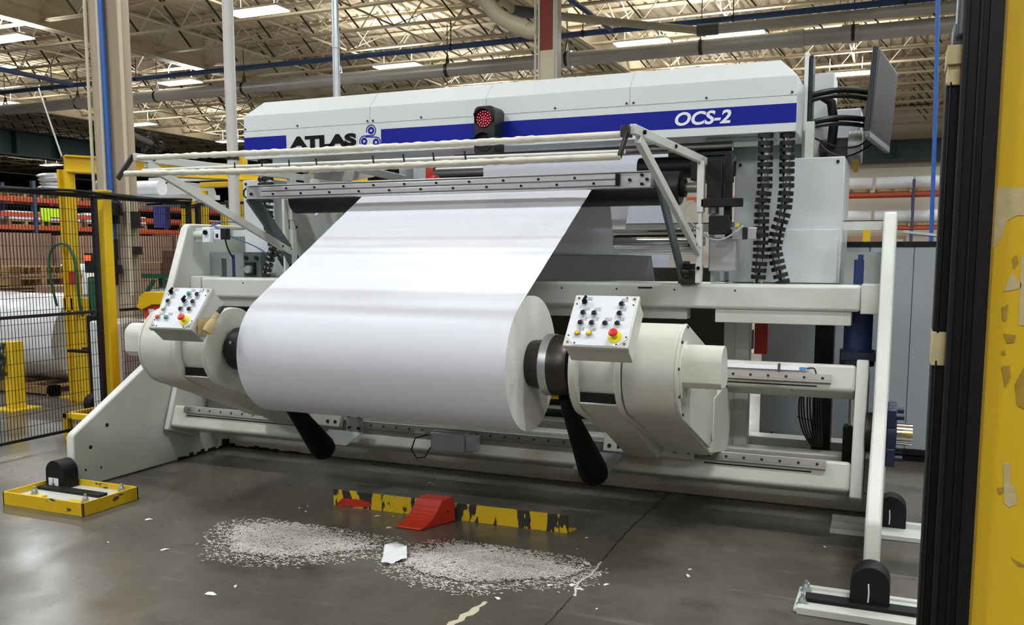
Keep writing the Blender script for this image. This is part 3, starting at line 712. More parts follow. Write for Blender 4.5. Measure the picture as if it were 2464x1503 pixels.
rb = MB().box(-1.07, -.98, 5.42, 5.5, 1.9, 2.16); rb.box(-1.1, -.86, 5.4, 5.46, 1.88, 1.93); rb.box(-1.05, -.93, 5.4, 5.5, 1.72, 1.83); rb.box(-.97, -.93, 5.44, 5.5, 1.8, 2.2)
build('roller_bearing_bracket', rb, 'black_paint', U, bevel=.004)
build('air_cylinder', MB().cyl((-1.04, 5.5, 1.84), (-1.04, 5.5, 1.98), .035, n=16).box(-1.06, -.9, 5.48, 5.62, 1.5, 1.7), 'aluminium', U, bevel=.006)
sm_ = MB().box(-.94, -.78, 5.46, 5.52, 1.69, 1.76); q = build('edge_sensor', sm_, 'aluminium', U, bevel=.004)
build('sensor_cap', MB().cyl((-.78, 5.49, 1.725), (-.755, 5.49, 1.725), .03, n=16).box(-.96, -.92, 5.45, 5.46, 1.70, 1.75).box(-.86, -.83, 5.455, 5.46, 1.69, 1.76), 'black_plastic', q)
build('sensor_tag', MB().box(-.90, -.88, 5.45, 5.46, 1.765, 1.785), 'btn_yellow', q)
build('cable', MB().tube(bez((-1.08, 5.44, 1.72), (-1.0, 5.4, 1.66), (-.95, 5.4, 1.68), (-.85, 5.44, 1.77)), .006, 6).tube(bez((-1.1, 5.4, 1.75), (-1.25, 5.4, 1.85), (-1.2, 5.4, 1.9), (-1.1, 5.42, 1.93)), .003, 6), 'label_grey', q)
bq = MB().box(-1.24, -1.13, 5.46, 5.56, 1.425, 1.54)
for k in range(5): a = 2*pi*k/5; bq.cyl((-1.2 , 5.4 + .02*k, 1.5 + .05*math.sin(a)), (-1.16, 5.4 + .02*k, 1.5 + .05*math.sin(a)), .014, n=8)
bq.cyl((-1.24, 5.5, 1.5), (-1.1, 5.5, 1.5), .045, n=16)
build('pivot_block', bq, 'dark_steel', U, bevel=.003)
build('pivot_block', MB().box(-4.1, -4.0, 5.46, 5.56, 1.425, 1.54).cyl((-4.12, 5.5, 1.5), (-3.98, 5.5, 1.5), .045, n=16), 'dark_steel', U, bevel=.003)
# lower rear structure
build('rear_post', MB().box(-.97, -.88, 6.0, 6.1, .3, 1.42).box(-1.05, -.97, 6.02, 6.1, .3, 1.42), 'frame_paint', U, bevel=.004)
build('rear_post', MB().box(-4.3, -4.2, 6.3, 6.4, .3, 1.42), 'frame_paint', U, bevel=.004)
build('cable_duct', MB().box(-.50, -.38, 6.35, 6.5, .03, 1.3), 'black_paint', U)
build('red_cover', MB().box(-.92, -.83, 6.5, 6.55, .9, 1.3), 'red_paint', U)
cbn = MB()
for k in range(9):
    dx = random.uniform(-.03, .03)
    cbn.tube(bez((-.5 + dx + k*.008, 6.0, .86), (-.58 + k*.02, 6.0, .7), (-.58 + k*.022, 6.0, .5), (-.47 + k*.008, 6.05, .36)), .006, 6)
cbn.tube([(-.56, 5.97, .56), (-.48, 5.96, .545), (-.38, 5.97, .57)], .004, 6)
build('cable_bundle', cbn, ['dark_steel'], U)
mm = MB()
for k, (z, c_) in enumerate(((.62, 0), (.57, 1), (.5, 0), (.44, 1), (.36, 0))):
    mm.box(-4.6, -1.0, 6.72, 6.76, z, z + .025, c_)
build('rear_slat', mm, ['cabinet_grey', 'yellow_paint'], U)
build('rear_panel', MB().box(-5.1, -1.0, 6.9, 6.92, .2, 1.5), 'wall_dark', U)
build('loop_hose', MB().tube(bez((-1.55, 5.86, .25), (-1.45, 5.8, .12), (-1.2, 5.8, .10), (-1.02, 5.86, .25)), .013, 8), 'label_grey', U)

# ---- rollers
def roller(name, x0, x1, y, z, r, m, label, jr=.03, jx=.1):
    t = empty(name, ((x0+x1)/2, y, z - r), label, 'roller')
    build('roller_body', MB().lathe((x0, y, z), (1, 0, 0), [(0, r - .006), (.006, r), (x1-x0-.006, r), (x1-x0, r - .006)], 40), m, t)
    build('journal', MB().cyl((x1, y, z), (x1 + jx, y, z), jr, n=18), 'steel', t)
    build('journal', MB().cyl((x0 - .04, y, z), (x0, y, z), jr, n=18), 'steel', t)
    build('bearing', MB().cyl((x1 + .005, y, z), (x1 + .03, y, z), r*.55, n=18), 'black_paint', t)
    return t
roller('guide_roller', -4.05, -1.23, 5.45, 2.0, .102, 'roller_rubber', 'thick black rubber guide roller carrying the white paper behind the aluminium bar')
roller('guide_roller', -4.0, -1.2, 5.755, 1.685, .082, 'chrome', 'polished steel guide roller below the black roller, right of the hanging paper', jx=.06)
roller('guide_roller', -3.88, -1.25, 7.32, 2.3, .085, 'roller_rubber', 'black guide roller behind the upper paper sheet, just under the hood')

# ---- paper roll and web
RX0, RX1, RY, RZ, RR = -3.34, -1.72, 4.27, 1.04, .35
PR = empty('paper_roll', ((RX0+RX1)/2, RY, RZ - RR), 'huge roll of blank white paper held between the two arms, its sheet running up', 'paper roll')
rb = MB(); rb.lathe((RX0, RY, RZ), (1, 0, 0), [(0, RR), (RX1-RX0, RR)], 160, 0, cap=False)
n = 160
for xx, sg in ((RX0, -1), (RX1, 1)):
    o = len(rb.v); prof = [(RR, 0), (RR*.8, .0), (RR*.6, -.0), (.115, 0)]
    for r_, dx in prof:
        for k in range(n): a = 2*pi*k/n; rb.v.append((xx + dx, RY + r_*math.cos(a), RZ + r_*math.sin(a)))
    for j in range(len(prof)-1):
        for k in range(n):
            k2 = (k+1) % n; f = (o+j*n+k, o+j*n+k2, o+(j+1)*n+k2, o+(j+1)*n+k); rb.f.append(f if sg < 0 else f[::-1]); rb.m.append(1)
build('roll_body', rb, ['paper', 'paper_edge'], PR, smooth=30)
build('core', MB().lathe((RX1 - .05, RY, RZ), (1, 0, 0), [(0, .115), (.052, .115)], 40), 'cardboard', PR)
def sheet(path, x0, x1, nm, wave=0, nx=60, th=.0006, m='paper'):
    """paper sheet swept along X; path is (y,z) list"""
    s_ = MB(); P2 = []; acc = 0
    for i in range(len(path)-1):
        a, b = Vector(path[i]), Vector(path[i+1]); L = (b-a).length; k = max(1, int(L/.012))
        for j in range(k): P2.append((a.lerp(b, j/k), (b-a).normalized(), acc + L*j/k))
        acc += L
    P2.append((Vector(path[-1]), (Vector(path[-1])-Vector(path[-2])).normalized(), acc)); tot = acc
    for p_, t_, d_ in P2:
        nrm = Vector((-t_.y, t_.x))
        for i in range(nx+1):
            X = x0 + (x1-x0)*i/nx; h = 0
            if wave:
                fx = (X - x0)/(x1-x0); s0 = d_/tot
                env = min(1, s0*3) * min(1, (1-s0)*9)
                ed = math.exp(-fx/.035) + math.exp(-(1-fx)/.035)
                tl = .012*(fx-.5)
                h = wave*env*(.8*math.sin(d_*30 + .5*fx) + .6*math.sin(d_*47 + 1.3 - .4*fx) + .35*math.sin(d_*71 + fx*.9))*(.5 + .6*s0)
                for c0, w0, a0 in ((.745, .016, -.0030), (.70, .028, .0042), (.655, .022, -.0022), (.87, .03, -.0022), (.42, .05, -.003), (.20, .05, -.003), (.10, .03, -.0018)):
                    cc0 = c0 + (.05*ed + tl if c0 > .6 else 0)
                    h += a0*math.exp(-((s0-cc0)/w0)**2)*(1 - .8*min(1, ed))
            s_.v.append((X, p_.x + nrm.x*h, p_.y + nrm.y*h))
    for j in range(len(P2)-1):
        for i in range(nx):
            a = j*(nx+1)+i; s_.f.append((a, a+1, a+nx+2, a+nx+1)); s_.m.append(0)
    return build(nm, s_, m, PR, smooth=80)
def arcp(cy, cz, r, a0, a1, n): return [(cy + r*math.cos(math.radians(a0+(a1-a0)*i/n)), cz + r*math.sin(math.radians(a0+(a1-a0)*i/n))) for i in range(n+1)]
sheet([(4.27 + (.35)*math.cos(math.radians(119.6)), 1.04 + .35*math.sin(math.radians(119.6)))] + arcp(5.45, 2.0, .104, 119.6, 5, 12), RX0, RX1, 'web', wave=.0009)
sheet([(5.552, 1.99), (5.60, 1.92), (5.665, 1.75)] + arcp(5.755, 1.685, .084, 170, 275, 10) + [(6.67, 1.592), (6.8, 1.39)], RX0, RX1, 'web')
sheet([(6.07, 1.97), (5.95, 1.775), (5.9, 1.62)], RX0, RX1, 'web')
sheet([(7.0, 2.56), (7.14, 2.42), (7.16, 2.15), (7.22, 1.81), (7.25, 1.5)], RX0, RX1 , 'web')

# ---- arms
XC = -2.545
def arm(mirror, label, buttons, estop, selectors):
    s = 1
    def X(x): return 2*XC - x if mirror else x
    def rng(a, b): a, b = X(a), X(b); return (min(a, b), max(a, b))
    A = empty('unwind_arm', (X(-1.2), 4.6, .5), label, 'machine arm')
    cy, cz = RY, RZ
    def tear(r, tail): return circle_pts(cy, cz, r, 100, 243, 22) + tail
    body = tear(.236, [(5.03, .47), (5.12, .47), (5.12, .62), (4.62, 1.13)])
    bh = build('belt_housing', MB().prism(body, 'X', *rng(-1.175, -.925)), 'arm_paint', A, bevel=.006, seg=3, smooth=30)
    cover = tear(.238, [(4.88, .53), (5.04, .455), (5.06, .50), (5.10, .66), (5.30, .66), (5.42, .56), (5.3, .80), (5.0, .98), (4.75, 1.1)])
    cover = tear(.238, [(4.88, .545), (4.905, .63), (5.0, .49), (5.045, .49), (5.045, 1.0), (4.78, 1.10)])
    build('end_cover', MB().prism(cover, 'X', *rng(-.925, -.91)), 'arm_paint', A, bevel=.003, smooth=30)
    h = MB()
    for a in (100, 135, 170, 205, 240): 
        yy, zz = cy + .222*math.cos(math.radians(a)), cz + .222*math.sin(math.radians(a)); h.cyl((X(-.912), yy, zz), (X(-.903), yy, zz), .007, n=8)
    build('bolt', h, 'dark_steel', bh)
    build('motor_cover', MB().prism([(4.95, .81), (5.10, .82)] + circle_pts(5.25, .60, .235, 95, -48, 16) + [(4.95, .50)], 'X', *rng(-1.12, -.905)), 'arm_paint', A, bevel=.004, smooth=30)
    # outer stub guard
    st = [(cy - .16, cz - .03), (cy - .16, cz + .06)] + circle_pts(cy - .08, cz + .06, .08, 160, 20, 10) + [(cy + .02, cz - .03), (cy - .02, cz - .06), (cy - .13, cz - .06)]
    build('shaft_guard', MB().prism(st, 'X', *rng(-.91, -.725)), 'arm_paint', A, bevel=.003, smooth=30)
    build('guard_flange', MB().lathe((X(-.91), cy - .05, cz), (1 if not mirror else -1, 0, 0), [(0, .15), (.006, .15)], 40), 'arm_paint', A)
    # flange and drum
    fl = circle_pts(cy, cz, .246, 55, 243, 28) + [(5.0, .50), (5.05, .56), (4.55, .98)]
    build('outer_flange', MB().prism(fl, 'X', *rng(-1.21, -1.18)), 'arm_paint', A, bevel=.004, smooth=30)
    build('inner_flange', MB().prism(fl, 'X', *rng(-1.44, -1.40)), 'arm_paint', A, bevel=.006, smooth=30)
    build('drum', MB().lathe((X(-1.40), cy, cz), (1 if not mirror else -1, 0, 0), [(0, .195), (.19, .195)], 48), 'arm_paint', A)
    build('opening', MB().box(*rng(-1.395, -1.215), cy - .172, cy + .05, cz - .156, cz - .105), 'black_paint', A)
    col = [(cy - .178, cz - .165), (cy - .19, cz - .155), (cy + .1, cz - .12), (5.05, .62), (5.06, .46), (4.93, .45)]
    build('arm_column', MB().prism(col, 'X', *rng(-1.40, -1.21)), 'arm_paint', A, bevel=.006)
    # foot sliding on the rails
    ft = MB(); tbox(ft, *rng(-1.60, -1.05), .10, .21, -.075, -.032)
    foot = build('slide_foot', ft, 'arm_paint', A, bevel=.006)
    h = MB()
    for x in (-1.56, -1.50, -1.16, -1.08): p = Vector(tq(X(x), .135, -.08)); h.cyl(p, p + v*.008, .012, n=10)
    build('bolt', h, 'dirt_dark', foot)
    gs = [(4.85, .62), (4.93, .60), (5.05, .53), (5.08, .46), (4.95, .45)]
    build('gusset', MB().prism([(4.80, .66), (5.1, .6), (5.1, .47), (4.98, .47)], 'X', *rng(-1.17, -1.155)), 'arm_paint', A, bevel=.003)
    # chuck
    d = -1 if not mirror else 1
    if mirror:
        ck = MB(); ck.lathe((X(-1.44), cy, cz), (d, 0, 0), [(0, .10), (.02, .10), (.03, .128), (.33, .126)], 48, 0)
        chuck = build('chuck', ck, 'black_plastic', A)
        sc_ = MB().cyl((X(-1.52), cy - .126, cz + .05), (X(-1.52), cy - .131, cz + .05), .009, n=12); build('set_screw', sc_, 'aluminium', chuck)
    else:
        ck = MB(); ck.lathe((X(-1.44), cy, cz), (d, 0, 0), [(0, .088), (.045, .088), (.055, .135), (.085, .153), (.15, .155)], 48, 0)
        chuck = build('chuck', ck, 'dark_steel', A)
        build('chuck_ring', MB().lathe((X(-1.59), cy, cz), (d, 0, 0), [(0, .159), (.042, .159), (.046, .15)], 48), 'galvanised', chuck)
        build('chuck_nose', MB().lathe((X(-1.636), cy, cz), (d, 0, 0), [(0, .128), (.07, .124), (.12, .108)], 48), 'dark_steel', chuck)
    # control box
    ey = Vector((0, .643, .766)); en = Vector((0, -.766, .643)); ex = Vector((1, 0, 0))
    x0, x1 = (-3.722, -3.425) if mirror else (-1.338, -1.041)
    fc = Vector(((x0+x1)/2, 3.76, 1.3125)); hw, hh = (x1-x0)/2, .14
    bx = MB(); c0 = fc - en*.065
    bx.obox(c0 - en*.006, ex*(hw-.006), ey*(hh-.006), en*.055); bx.obox(fc - en*.014, ex*hw, ey*hh, en*.014)
    box = build('control_box', bx, 'box_grey' if mirror else 'arm_paint', A, bevel=.006, seg=3)
    fp = MB(); k = .05
    pts = [(-hw+k, -hh+.006), (hw-k, -hh+.006), (hw-.008, -hh+k), (hw-.008, hh-k), (hw-k, hh-.006), (-hw+k, hh-.006), (-hw+.008, hh-k), (-hw+.008, -hh+k)]
    fp.add([tuple(fc + ex*a + ey*b + en*.003) for a, b in pts] + [tuple(fc + ex*a + ey*b) for a, b in pts], [tuple(range(8)), tuple(range(15, 7, -1))] + [(i, 8+i, 8+(i+1) % 8, (i+1) % 8) for i in range(8)])
    build('face_plate', fp, 'panel_face', box, smooth=0)
    sw = MB()
    for a in (-1, 1):
        for b in (-1, 1):
            p = fc + ex*a*(hw-.02) + ey*b*(hh-.02); sw.lathe(p, en, [(0, .008), (.002, .008)], 14); sw.lathe(p, en, [(.002, .004), (.003, .004)], 8, 1)
            for e1, e2 in ((k+.004, .015), (.018, k+.004)):
                p = fc + ex*a*(hw-e1) + ey*b*(hh-e2) + en*.003; sw.lathe(p, en, [(0, .004), (.002, .004)], 8, 1)
    build('corner_screws', sw, ['aluminium', 'dirt_dark'], box)
    def at(uu, vv): return fc + ex*(-hw + 2*hw*uu) + ey*(hh - 2*hh*vv) + en*.003
    for uu, vv, cm in buttons:
        p = at(uu, vv); b_ = MB(); b_.lathe(p, en, [(0, .0155), (.010, .0148), (.013, .0125)], 22, 0); b_.lathe(p + en*.012, en, [(0, .0108), (.006, .0104), (.008, .008)], 20, 1)
        build('push_button', b_, ['chrome', cm], box)
        l_ = MB(); l_.obox(p + ey*.028 + ex*.008 + en*.001, ex*.015, ey*.008, en*.001); build('button_label', l_, 'label_grey', box)
    for uu, vv in selectors:
        p = at(uu, vv); b_ = MB(); b_.lathe(p, en, [(0, .0155), (.010, .0148), (.013, .0125)], 22, 0); b_.lathe(p + en*.012, en, [(0, .0122), (.01, .011)], 20, 1)
        b_.bar(p + en*.026 - ey*.006 - ex*.004, p + en*.026 + ey*.022 + ex*.006, .008, .012, up=en, m=1)
        build('selector_switch', b_, ['chrome', 'ink_black'], box)
        l_ = MB(); l_.obox(p + ey*.028 + ex*.012 + en*.001, ex*.015, ey*.008, en*.001); build('button_label', l_, 'label_grey', box)
    p = at(*estop); b_ = MB(); b_.lathe(p, en, [(0, .031), (.003, .031), (.0035, .028)], 36, 0); b_.lathe(p, en, [(.003, .014), (.032, .013)], 22, 0)
    b_.lathe(p + en*.028, en, [(0, .014), (.003, .0195), (.009, .0205), (.014, .017), (.016, .008)], 28, 1)
    build('emergency_stop', b_, ['estop_yellow', 'btn_red'], box)
    build('box_bracket', MB().obox(c0 - en*.09, ex*.06, ey*.03, en*.04), 'arm_paint', A)
    return A
aL = arm(True, 'left unwind arm with its grey push-button box, holding the left end of the paper roll',
    [(.165, .37, 'btn_dark'), (.15, .55, 'btn_white'), (.13, .76, 'btn_orange'), (.33, .76, 'btn_green'), (.56, .18, 'btn_green'), (.76, .19, 'btn_dark'), (.75, .37, 'btn_dark'), (.56, .55, 'btn_dark'), (.76, .55, 'btn_dark')],
    (.77, .8), [(.15, .17), (.55, .36)])
aR = arm(False, 'right unwind arm with its off-white push-button box and dark chuck in the roll',
    [(.205, .385, 'btn_dark'), (.205, .58, 'btn_dark'), (.2, .78, 'btn_yellow'), (.38, .39, 'btn_dark'), (.38, .58, 'btn_dark'), (.38, .78, 'btn_yellow'), (.585, .58, 'btn_dark'), (.765, .2, 'btn_dark'), (.765, .385, 'btn_dark'), (.77, .575, 'btn_dark')],
    (.77, .81), [(.19, .18)])
# taped bundle on the side of the left box
tp = MB().tube([(-3.385, 3.74, 1.19), (-3.375, 3.76, 1.22), (-3.37, 3.785, 1.255)], [.024, .027, .016], 14); tp.tube([(-3.37, 3.785, 1.255), (-3.365, 3.81, 1.285)], .016, 12)
build('tape_wrap', tp, 'kraft_tape', aL, bevel=0)
build('plug', MB().cyl((-3.365, 3.81, 1.285), (-3.355, 3.835, 1.315), .013, n=12), 'black_plastic', aL)
build('tape_patch', MB().box(-3.426, -3.42, 3.72, 3.83, 1.17, 1.26), 'kraft_tape', aL)
# dark cones hanging beside the roll
for x, y0, y1, z0, z1, lb in ((-1.54, 4.25, 4.80, .88, .335, 'black tapered cone bar slanting down beside the right unwind arm'), (-3.43, 4.38, 4.87, .80, .30, 'black tapered cone bar slanting down below the left end of the paper roll')):
    p0 = Vector((x, y0, z0)); p1 = Vector((x, y1, z1)); L = (p1-p0).length
    q = build('tapered_bar', MB().lathe(p0, p1-p0, [(0, .026), (L*.9, .083), (L*.96, .078), (L, .055)], 32), 'cone_navy', label=lb, cat='tapered bar')

# ---- signal light
T = empty('signal_light', (-2.53, 5.45, 2.245), 'black two-lamp signal light with red LEDs lit on the hood front', 'signal light')
cx = -2.535
def rrect(x0, x1, z0, z1, r, n=6):
    pts = []
    for (ax, az, a0) in ((x1-r, z1-r, 0), (x0+r, z1-r, 90), (x0+r, z0+r, 180), (x1-r, z0+r, 270)):
        pts += [(ax + r*math.cos(math.radians(a0 + 90*i/n)), az + r*math.sin(math.radians(a0 + 90*i/n))) for i in range(n+1)]
    return pts
build('signal_housing', MB().prism(rrect(cx - .075, cx + .075, 2.245, 2.565, .04), 'Y', 5.44, 5.598), 'black_plastic', T, bevel=.004)
for zc_ in (2.482, 2.33):
    vz = MB(); n = 20; R0 = .066
    for k in range(n):
        a0, a1 = math.radians(-20 + 220*k/n), math.radians(-20 + 220*(k+1)/n)
        pts = []
        for rr in (R0, R0 - .004):
            for a in (a0, a1):
                for yy in (5.40 if 20 < math.degrees(a) < 160 else 5.425, 5.44): pts.append((cx + rr*math.cos(a), yy, zc_ + rr*math.sin(a)))
        vz.add(pts, [(0, 1, 3, 2), (4, 6, 7, 5), (0, 2, 6, 4), (1, 5, 7, 3)])
    build('visor', vz, 'black_plastic', T)
    on_ = zc_ > 2.4
    ls = build('lens', MB().lathe((cx, 5.44, zc_), (0, -1, 0), [(0, .06), (.004, .056)], 32), 'black_rubber', T, label='red lit lens' if on_ else 'dark unlit lens')
    ld = MB()
    for ring, (rr, nn) in enumerate(((0, 1), (.016, 6), (.032, 11), (.048, 16))):
        for k in range(nn):
            a = 2*pi*k/nn + ring*.3; p = Vector((cx + rr*math.cos(a), 5.435, zc_ + rr*math.sin(a)))
            ld.lathe(p, (0, -1, 0), [(0, .0050 if on_ else .0025), (.003, .0040 if on_ else .002)], 8, 0)
            if on_: ld.lathe(p + Vector((0, -.003, 0)), (0, -1, 0), [(0, .0024), (.001, .0018)], 6, 1)
    build('led', ld, ['led_red', 'led_core'] if on_ else ['led_off'], ls)
build('bracket', MB().prism([(cx - .055, 2.252), (cx + .055, 2.252), (cx + .035, 2.235), (cx - .035, 2.235)], 'Y', 5.44, 5.56), 'black_plastic', T)

# ---- aluminium bar with its swing arms
Bx = empty('aluminium_bar', (-2.7, 5.0, 1.5), 'long aluminium profile bar with bolts on two grey swing arms above the sheet', 'machine bar')
bp_ = MB().box(-4.12, -1.30, 5.0, 5.06, 1.985, 2.06); bp_.box(-4.0, -1.5, 4.985, 5.0, 2.028, 2.052); bp_.box(-4.0, -1.5, 4.985, 5.0, 1.992, 2.018)
bp_.box(-4.12, -1.3, 4.99, 5.07, 2.062, 2.068); bp_.box(-4.12, -1.3, 4.985, 5.07, 1.976, 1.983)
build('profile', bp_, 'aluminium', Bx, bevel=.002)
for row, z, off in ((0, 2.040, 0), (1, 2.005, .1)):
    x = -3.78 + off*1.1 - (.22 if row else 0)
    bo = MB()
    while x < -1.52: bo.cyl((x, 4.978, z), (x, 4.986, z), .0075, n=8); x += .226
    build('bolt', bo, 'ink_black', Bx)
bo = MB()
for x, z in ((-1.42, 2.02), (-1.35, 2.045), (-1.35, 1.995), (-1.32, 2.02), (-4.08, 2.01)): bo.cyl((x, 4.985, z), (x, 5.0, z), .009, n=8)
bo.box(-1.5, -1.478, 4.975, 5.0, 1.99, 2.055)
build('bolt', bo, 'ink_black', Bx)
build('swing_arm', MB().bar((-1.27, 5.03, 2.04), (-1.22, 5.50, 1.46), .02, .075), 'grey_steel_plate', Bx, bevel=.002)
build('swing_arm', MB().bar((-4.12, 5.03, 2.0), (-4.06, 5.52, 1.47), .02, .095), 'grey_steel_plate', Bx, bevel=.002)
build('end_cap', MB().tube([(-4.12, 4.99, 2.05), (-4.14, 4.99, 2.03), (-4.14, 4.99, 2.0), (-4.12, 4.99, 1.985)], .006, 8), 'black_rubber', Bx)

# ---- guard frame of taped tubes
G = empty('guard_frame', (-2.6, 4.6, 1.43), 'swing guard of two tape-wrapped white tubes on square arms in front of hood', 'machine guard')
def wobble_tube(kp, r, n=160):
    pts = []
    for i in range(n+1):
        x = kp[0][0] + (kp[-1][0]-kp[0][0])*i/n
        for a, b in zip(kp, kp[1:]):
            if a[0] <= x <= b[0] + 1e-6: pts.append(Vector(a).lerp(Vector(b), (x-a[0])/(b[0]-a[0]))); break
    return MB().tube(pts, [r*(1 + (.10*math.sin(i*1.7) + .08*math.sin(i*.63) + random.uniform(-.05, .09))*(1 if .05 < i/n < .85 else .1)) for i in range(n+1)], 14)
build('front_tube', wobble_tube([(-4.07, 4.0, 2.156), (-3.93, 4.0, 2.154), (-2.69, 4.0, 2.141), (-1.87, 4.0, 2.139), (-1.14, 4.0, 2.140)], .016), 'tube_taped', G, smooth=60)
build('front_tube', wobble_tube([(-4.07, 3.9, 2.058), (-3.3, 3.9, 2.043), (-2.58, 3.9, 2.034), (-1.82, 3.9, 2.033), (-1.15, 3.9, 2.032)], .016), 'tube_taped', G, smooth=60)
build('front_tube', MB().cyl((-4.0, 3.96, 2.078), (-1.15, 3.96, 2.058), .010, n=12), 'frame_paint', G)
tm = None
for x in (-3.28, -3.10, -2.925, -2.755, -2.415, -2.24, -2.075, -1.905):
    zz = 2.045
    if tm is None: tm = build('tie_tab', MB().bar((x - .008, 3.9, zz), (x - .024, 3.915, zz + .045), .006, .008), 'ink_black', G); tx = x
    else: c = tm.copy(); C.objects.link(c); c.parent = G; c.location = (x - tx, 0, 0)
for X_, s in ((-1.125, 1), (-4.09, -1)):
    build('top_arm', MB().bar((X_, 3.99, 2.16), (X_ + .01, 5.58, 2.165), .028, .045), 'frame_paint', G, bevel=.003)
    build('diagonal_arm', MB().bar((X_, 4.08, 2.13), (X_ + .015, 5.40, 1.62), .028, .05), 'frame_paint', G, bevel=.003)
    build('post', MB().box(X_ - .018 + .02, X_ + .018 + .02, 5.40, 5.45, 1.43, 1.78).box(X_ - .02 + .02, X_ + .02 + .02, 5.40, 5.46, 1.85, 2.15).box(X_ - .01 + .02, X_ + .012 + .02, 5.405, 5.45, 1.78, 1.86), 'frame_paint', G, bevel=.003)
    build('link_plate', MB().bar((X_ - .02, 4.0, 2.17), (X_ - .03, 3.89, 2.03), .012, .03), 'dark_steel', G, bevel=.002)
    bo = MB()
    for yy, zz in ((4.12, 2.16), (4.75, 2.165), (5.3, 1.66)): bo.cyl((X_ - .02, yy, zz), (X_ - .012, yy, zz), .01, n=8); bo.cyl((X_ + .016, yy, zz), (X_ + .028, yy, zz), .01, n=8)
    bo.cyl((X_ + .02, 5.39, 1.52), (X_ + .02, 5.4, 1.52), .011, n=8); bo.cyl((X_ + .02, 5.39, 1.64), (X_ + .02, 5.4, 1.64), .011, n=8)
    build('bolt', bo, 'ink_black', G)
build('end_socket', MB().box(-1.175, -1.135, 3.965, 4.03, 2.125, 2.175), 'dark_steel', G, bevel=.003)

# ---- cable carriers
def carrier(path, label, n=None, R=.045, pitch=.042):
    pts = [Vector(p) for p in path]
    # resample
    dense = []
    for i in range(len(pts)-1):
        a, b = pts[i], pts[i+1]; k = max(1, int((b-a).length/.005))
        dense += [a.lerp(b, j/k) for j in range(k)]
    dense.append(pts[-1]); L = [0]
    for i in range(1, len(dense)): L.append(L[-1] + (dense[i]-dense[i-1]).length)
    t = empty('cable_carrier', tuple(dense[-1]), label, 'cable carrier')
    def atd(d):
        for i in range(1, len(L)):
            if L[i] >= d: return dense[i], (dense[min(i+3, len(dense)-1)] - dense[max(i-3, 0)]).normalized()
        return dense[-1], (dense[-1]-dense[-4]).normalized()
    d = .015; k = 0; base = None
    while d < L[-1]:
        p, tg = atd(d); ang = random.uniform(-.5, .5) + pi/2
        ax = -tg; a = Vector((1, 0, 0)); a = (a - ax*a.dot(ax)).normalized(); b = ax.cross(a)
        if base is None:
            m_ = MB(); n_ = 18; h_ = .0125; o = 0
            for i in range(n_+1):
                an = ang + .35 + (2*pi - .7)*i/n_
                for rr in (R, R - .006):
                    for hh in (-h_, h_): m_.v.append((rr*math.cos(an), rr*math.sin(an), hh))
            for i in range(n_):
                q = 4*i; m_.f += [(q, q+4, q+5, q+1), (q+2, q+3, q+7, q+6), (q+1, q+5, q+7, q+3), (q, q+2, q+6, q+4)]; m_.m += [0]*4
            m_.f += [(0, 1, 3, 2), (4*n_, 4*n_+2, 4*n_+3, 4*n_+1)]; m_.m += [0]*2
            m_.box(-.006, .006, -.02, .0, -h_, h_)
            me = D.meshes.new('link'); me.from_pydata(m_.v, [], m_.f); me.materials.append(M['black_plastic']); base = me
        o = D.objects.new('link', base); C.objects.link(o); o.parent = t
        mt = Matrix((a, b, ax)).transposed().to_4x4() @ Matrix.Rotation(random.uniform(-.35, .35), 4, 'Z')
        mt.translation = p - Vector(t.location); o.matrix_local = mt
        d += pitch; k += 1
    for j in range(3):
        c_ = MB(); ph = j*2.1
        c_.tube([atd(L[-1]*i/24)[0] + Vector((.02*math.cos(ph + i*.25), -abs(.026*math.sin(ph + i*.25)), 0)) for i in range(25)], .008 if j else .010, 6)
        build('cable', c_, ['aluminium', 'black_rubber', 'cabinet_grey'][j], t)
    return t
carrier([(-.765, 5.62, 2.32), (-.762, 5.62, 2.0), (-.775, 5.62, 1.88), (-.775, 5.62, 1.6), (-.785, 5.62, 1.43)], 'straighter black cable carrier of open rings, left of the pair at hood right end')
carrier([(-.645, 5.66, 2.32), (-.64, 5.66, 2.0), (-.65, 5.66, 1.86), (-.685, 5.66, 1.74), (-.70, 5.66, 1.64), (-.68, 5.66, 1.55), (-.645, 5.66, 1.43)], 'bent black cable carrier of open rings, right of the pair at hood right end')
carrier([(-4.47, 5.66, 2.32), (-4.46, 5.66, 2.1), (-4.48, 5.66, 1.9), (-4.42, 5.66, 1.74), (-4.35, 5.66, 1.60), (-4.28, 5.66, 1.50)], 'black cable carrier bowing right behind the left guard arm')
carrier([(-4.54, 5.7, 2.32), (-4.55, 5.7, 2.0), (-4.50, 5.7, 1.8), (-4.46, 5.7, 1.65), (-4.52, 5.7, 1.5), (-4.54, 5.7, 1.43)], 'black cable carrier bending left down to the crossbeam at the left end', R=.036)

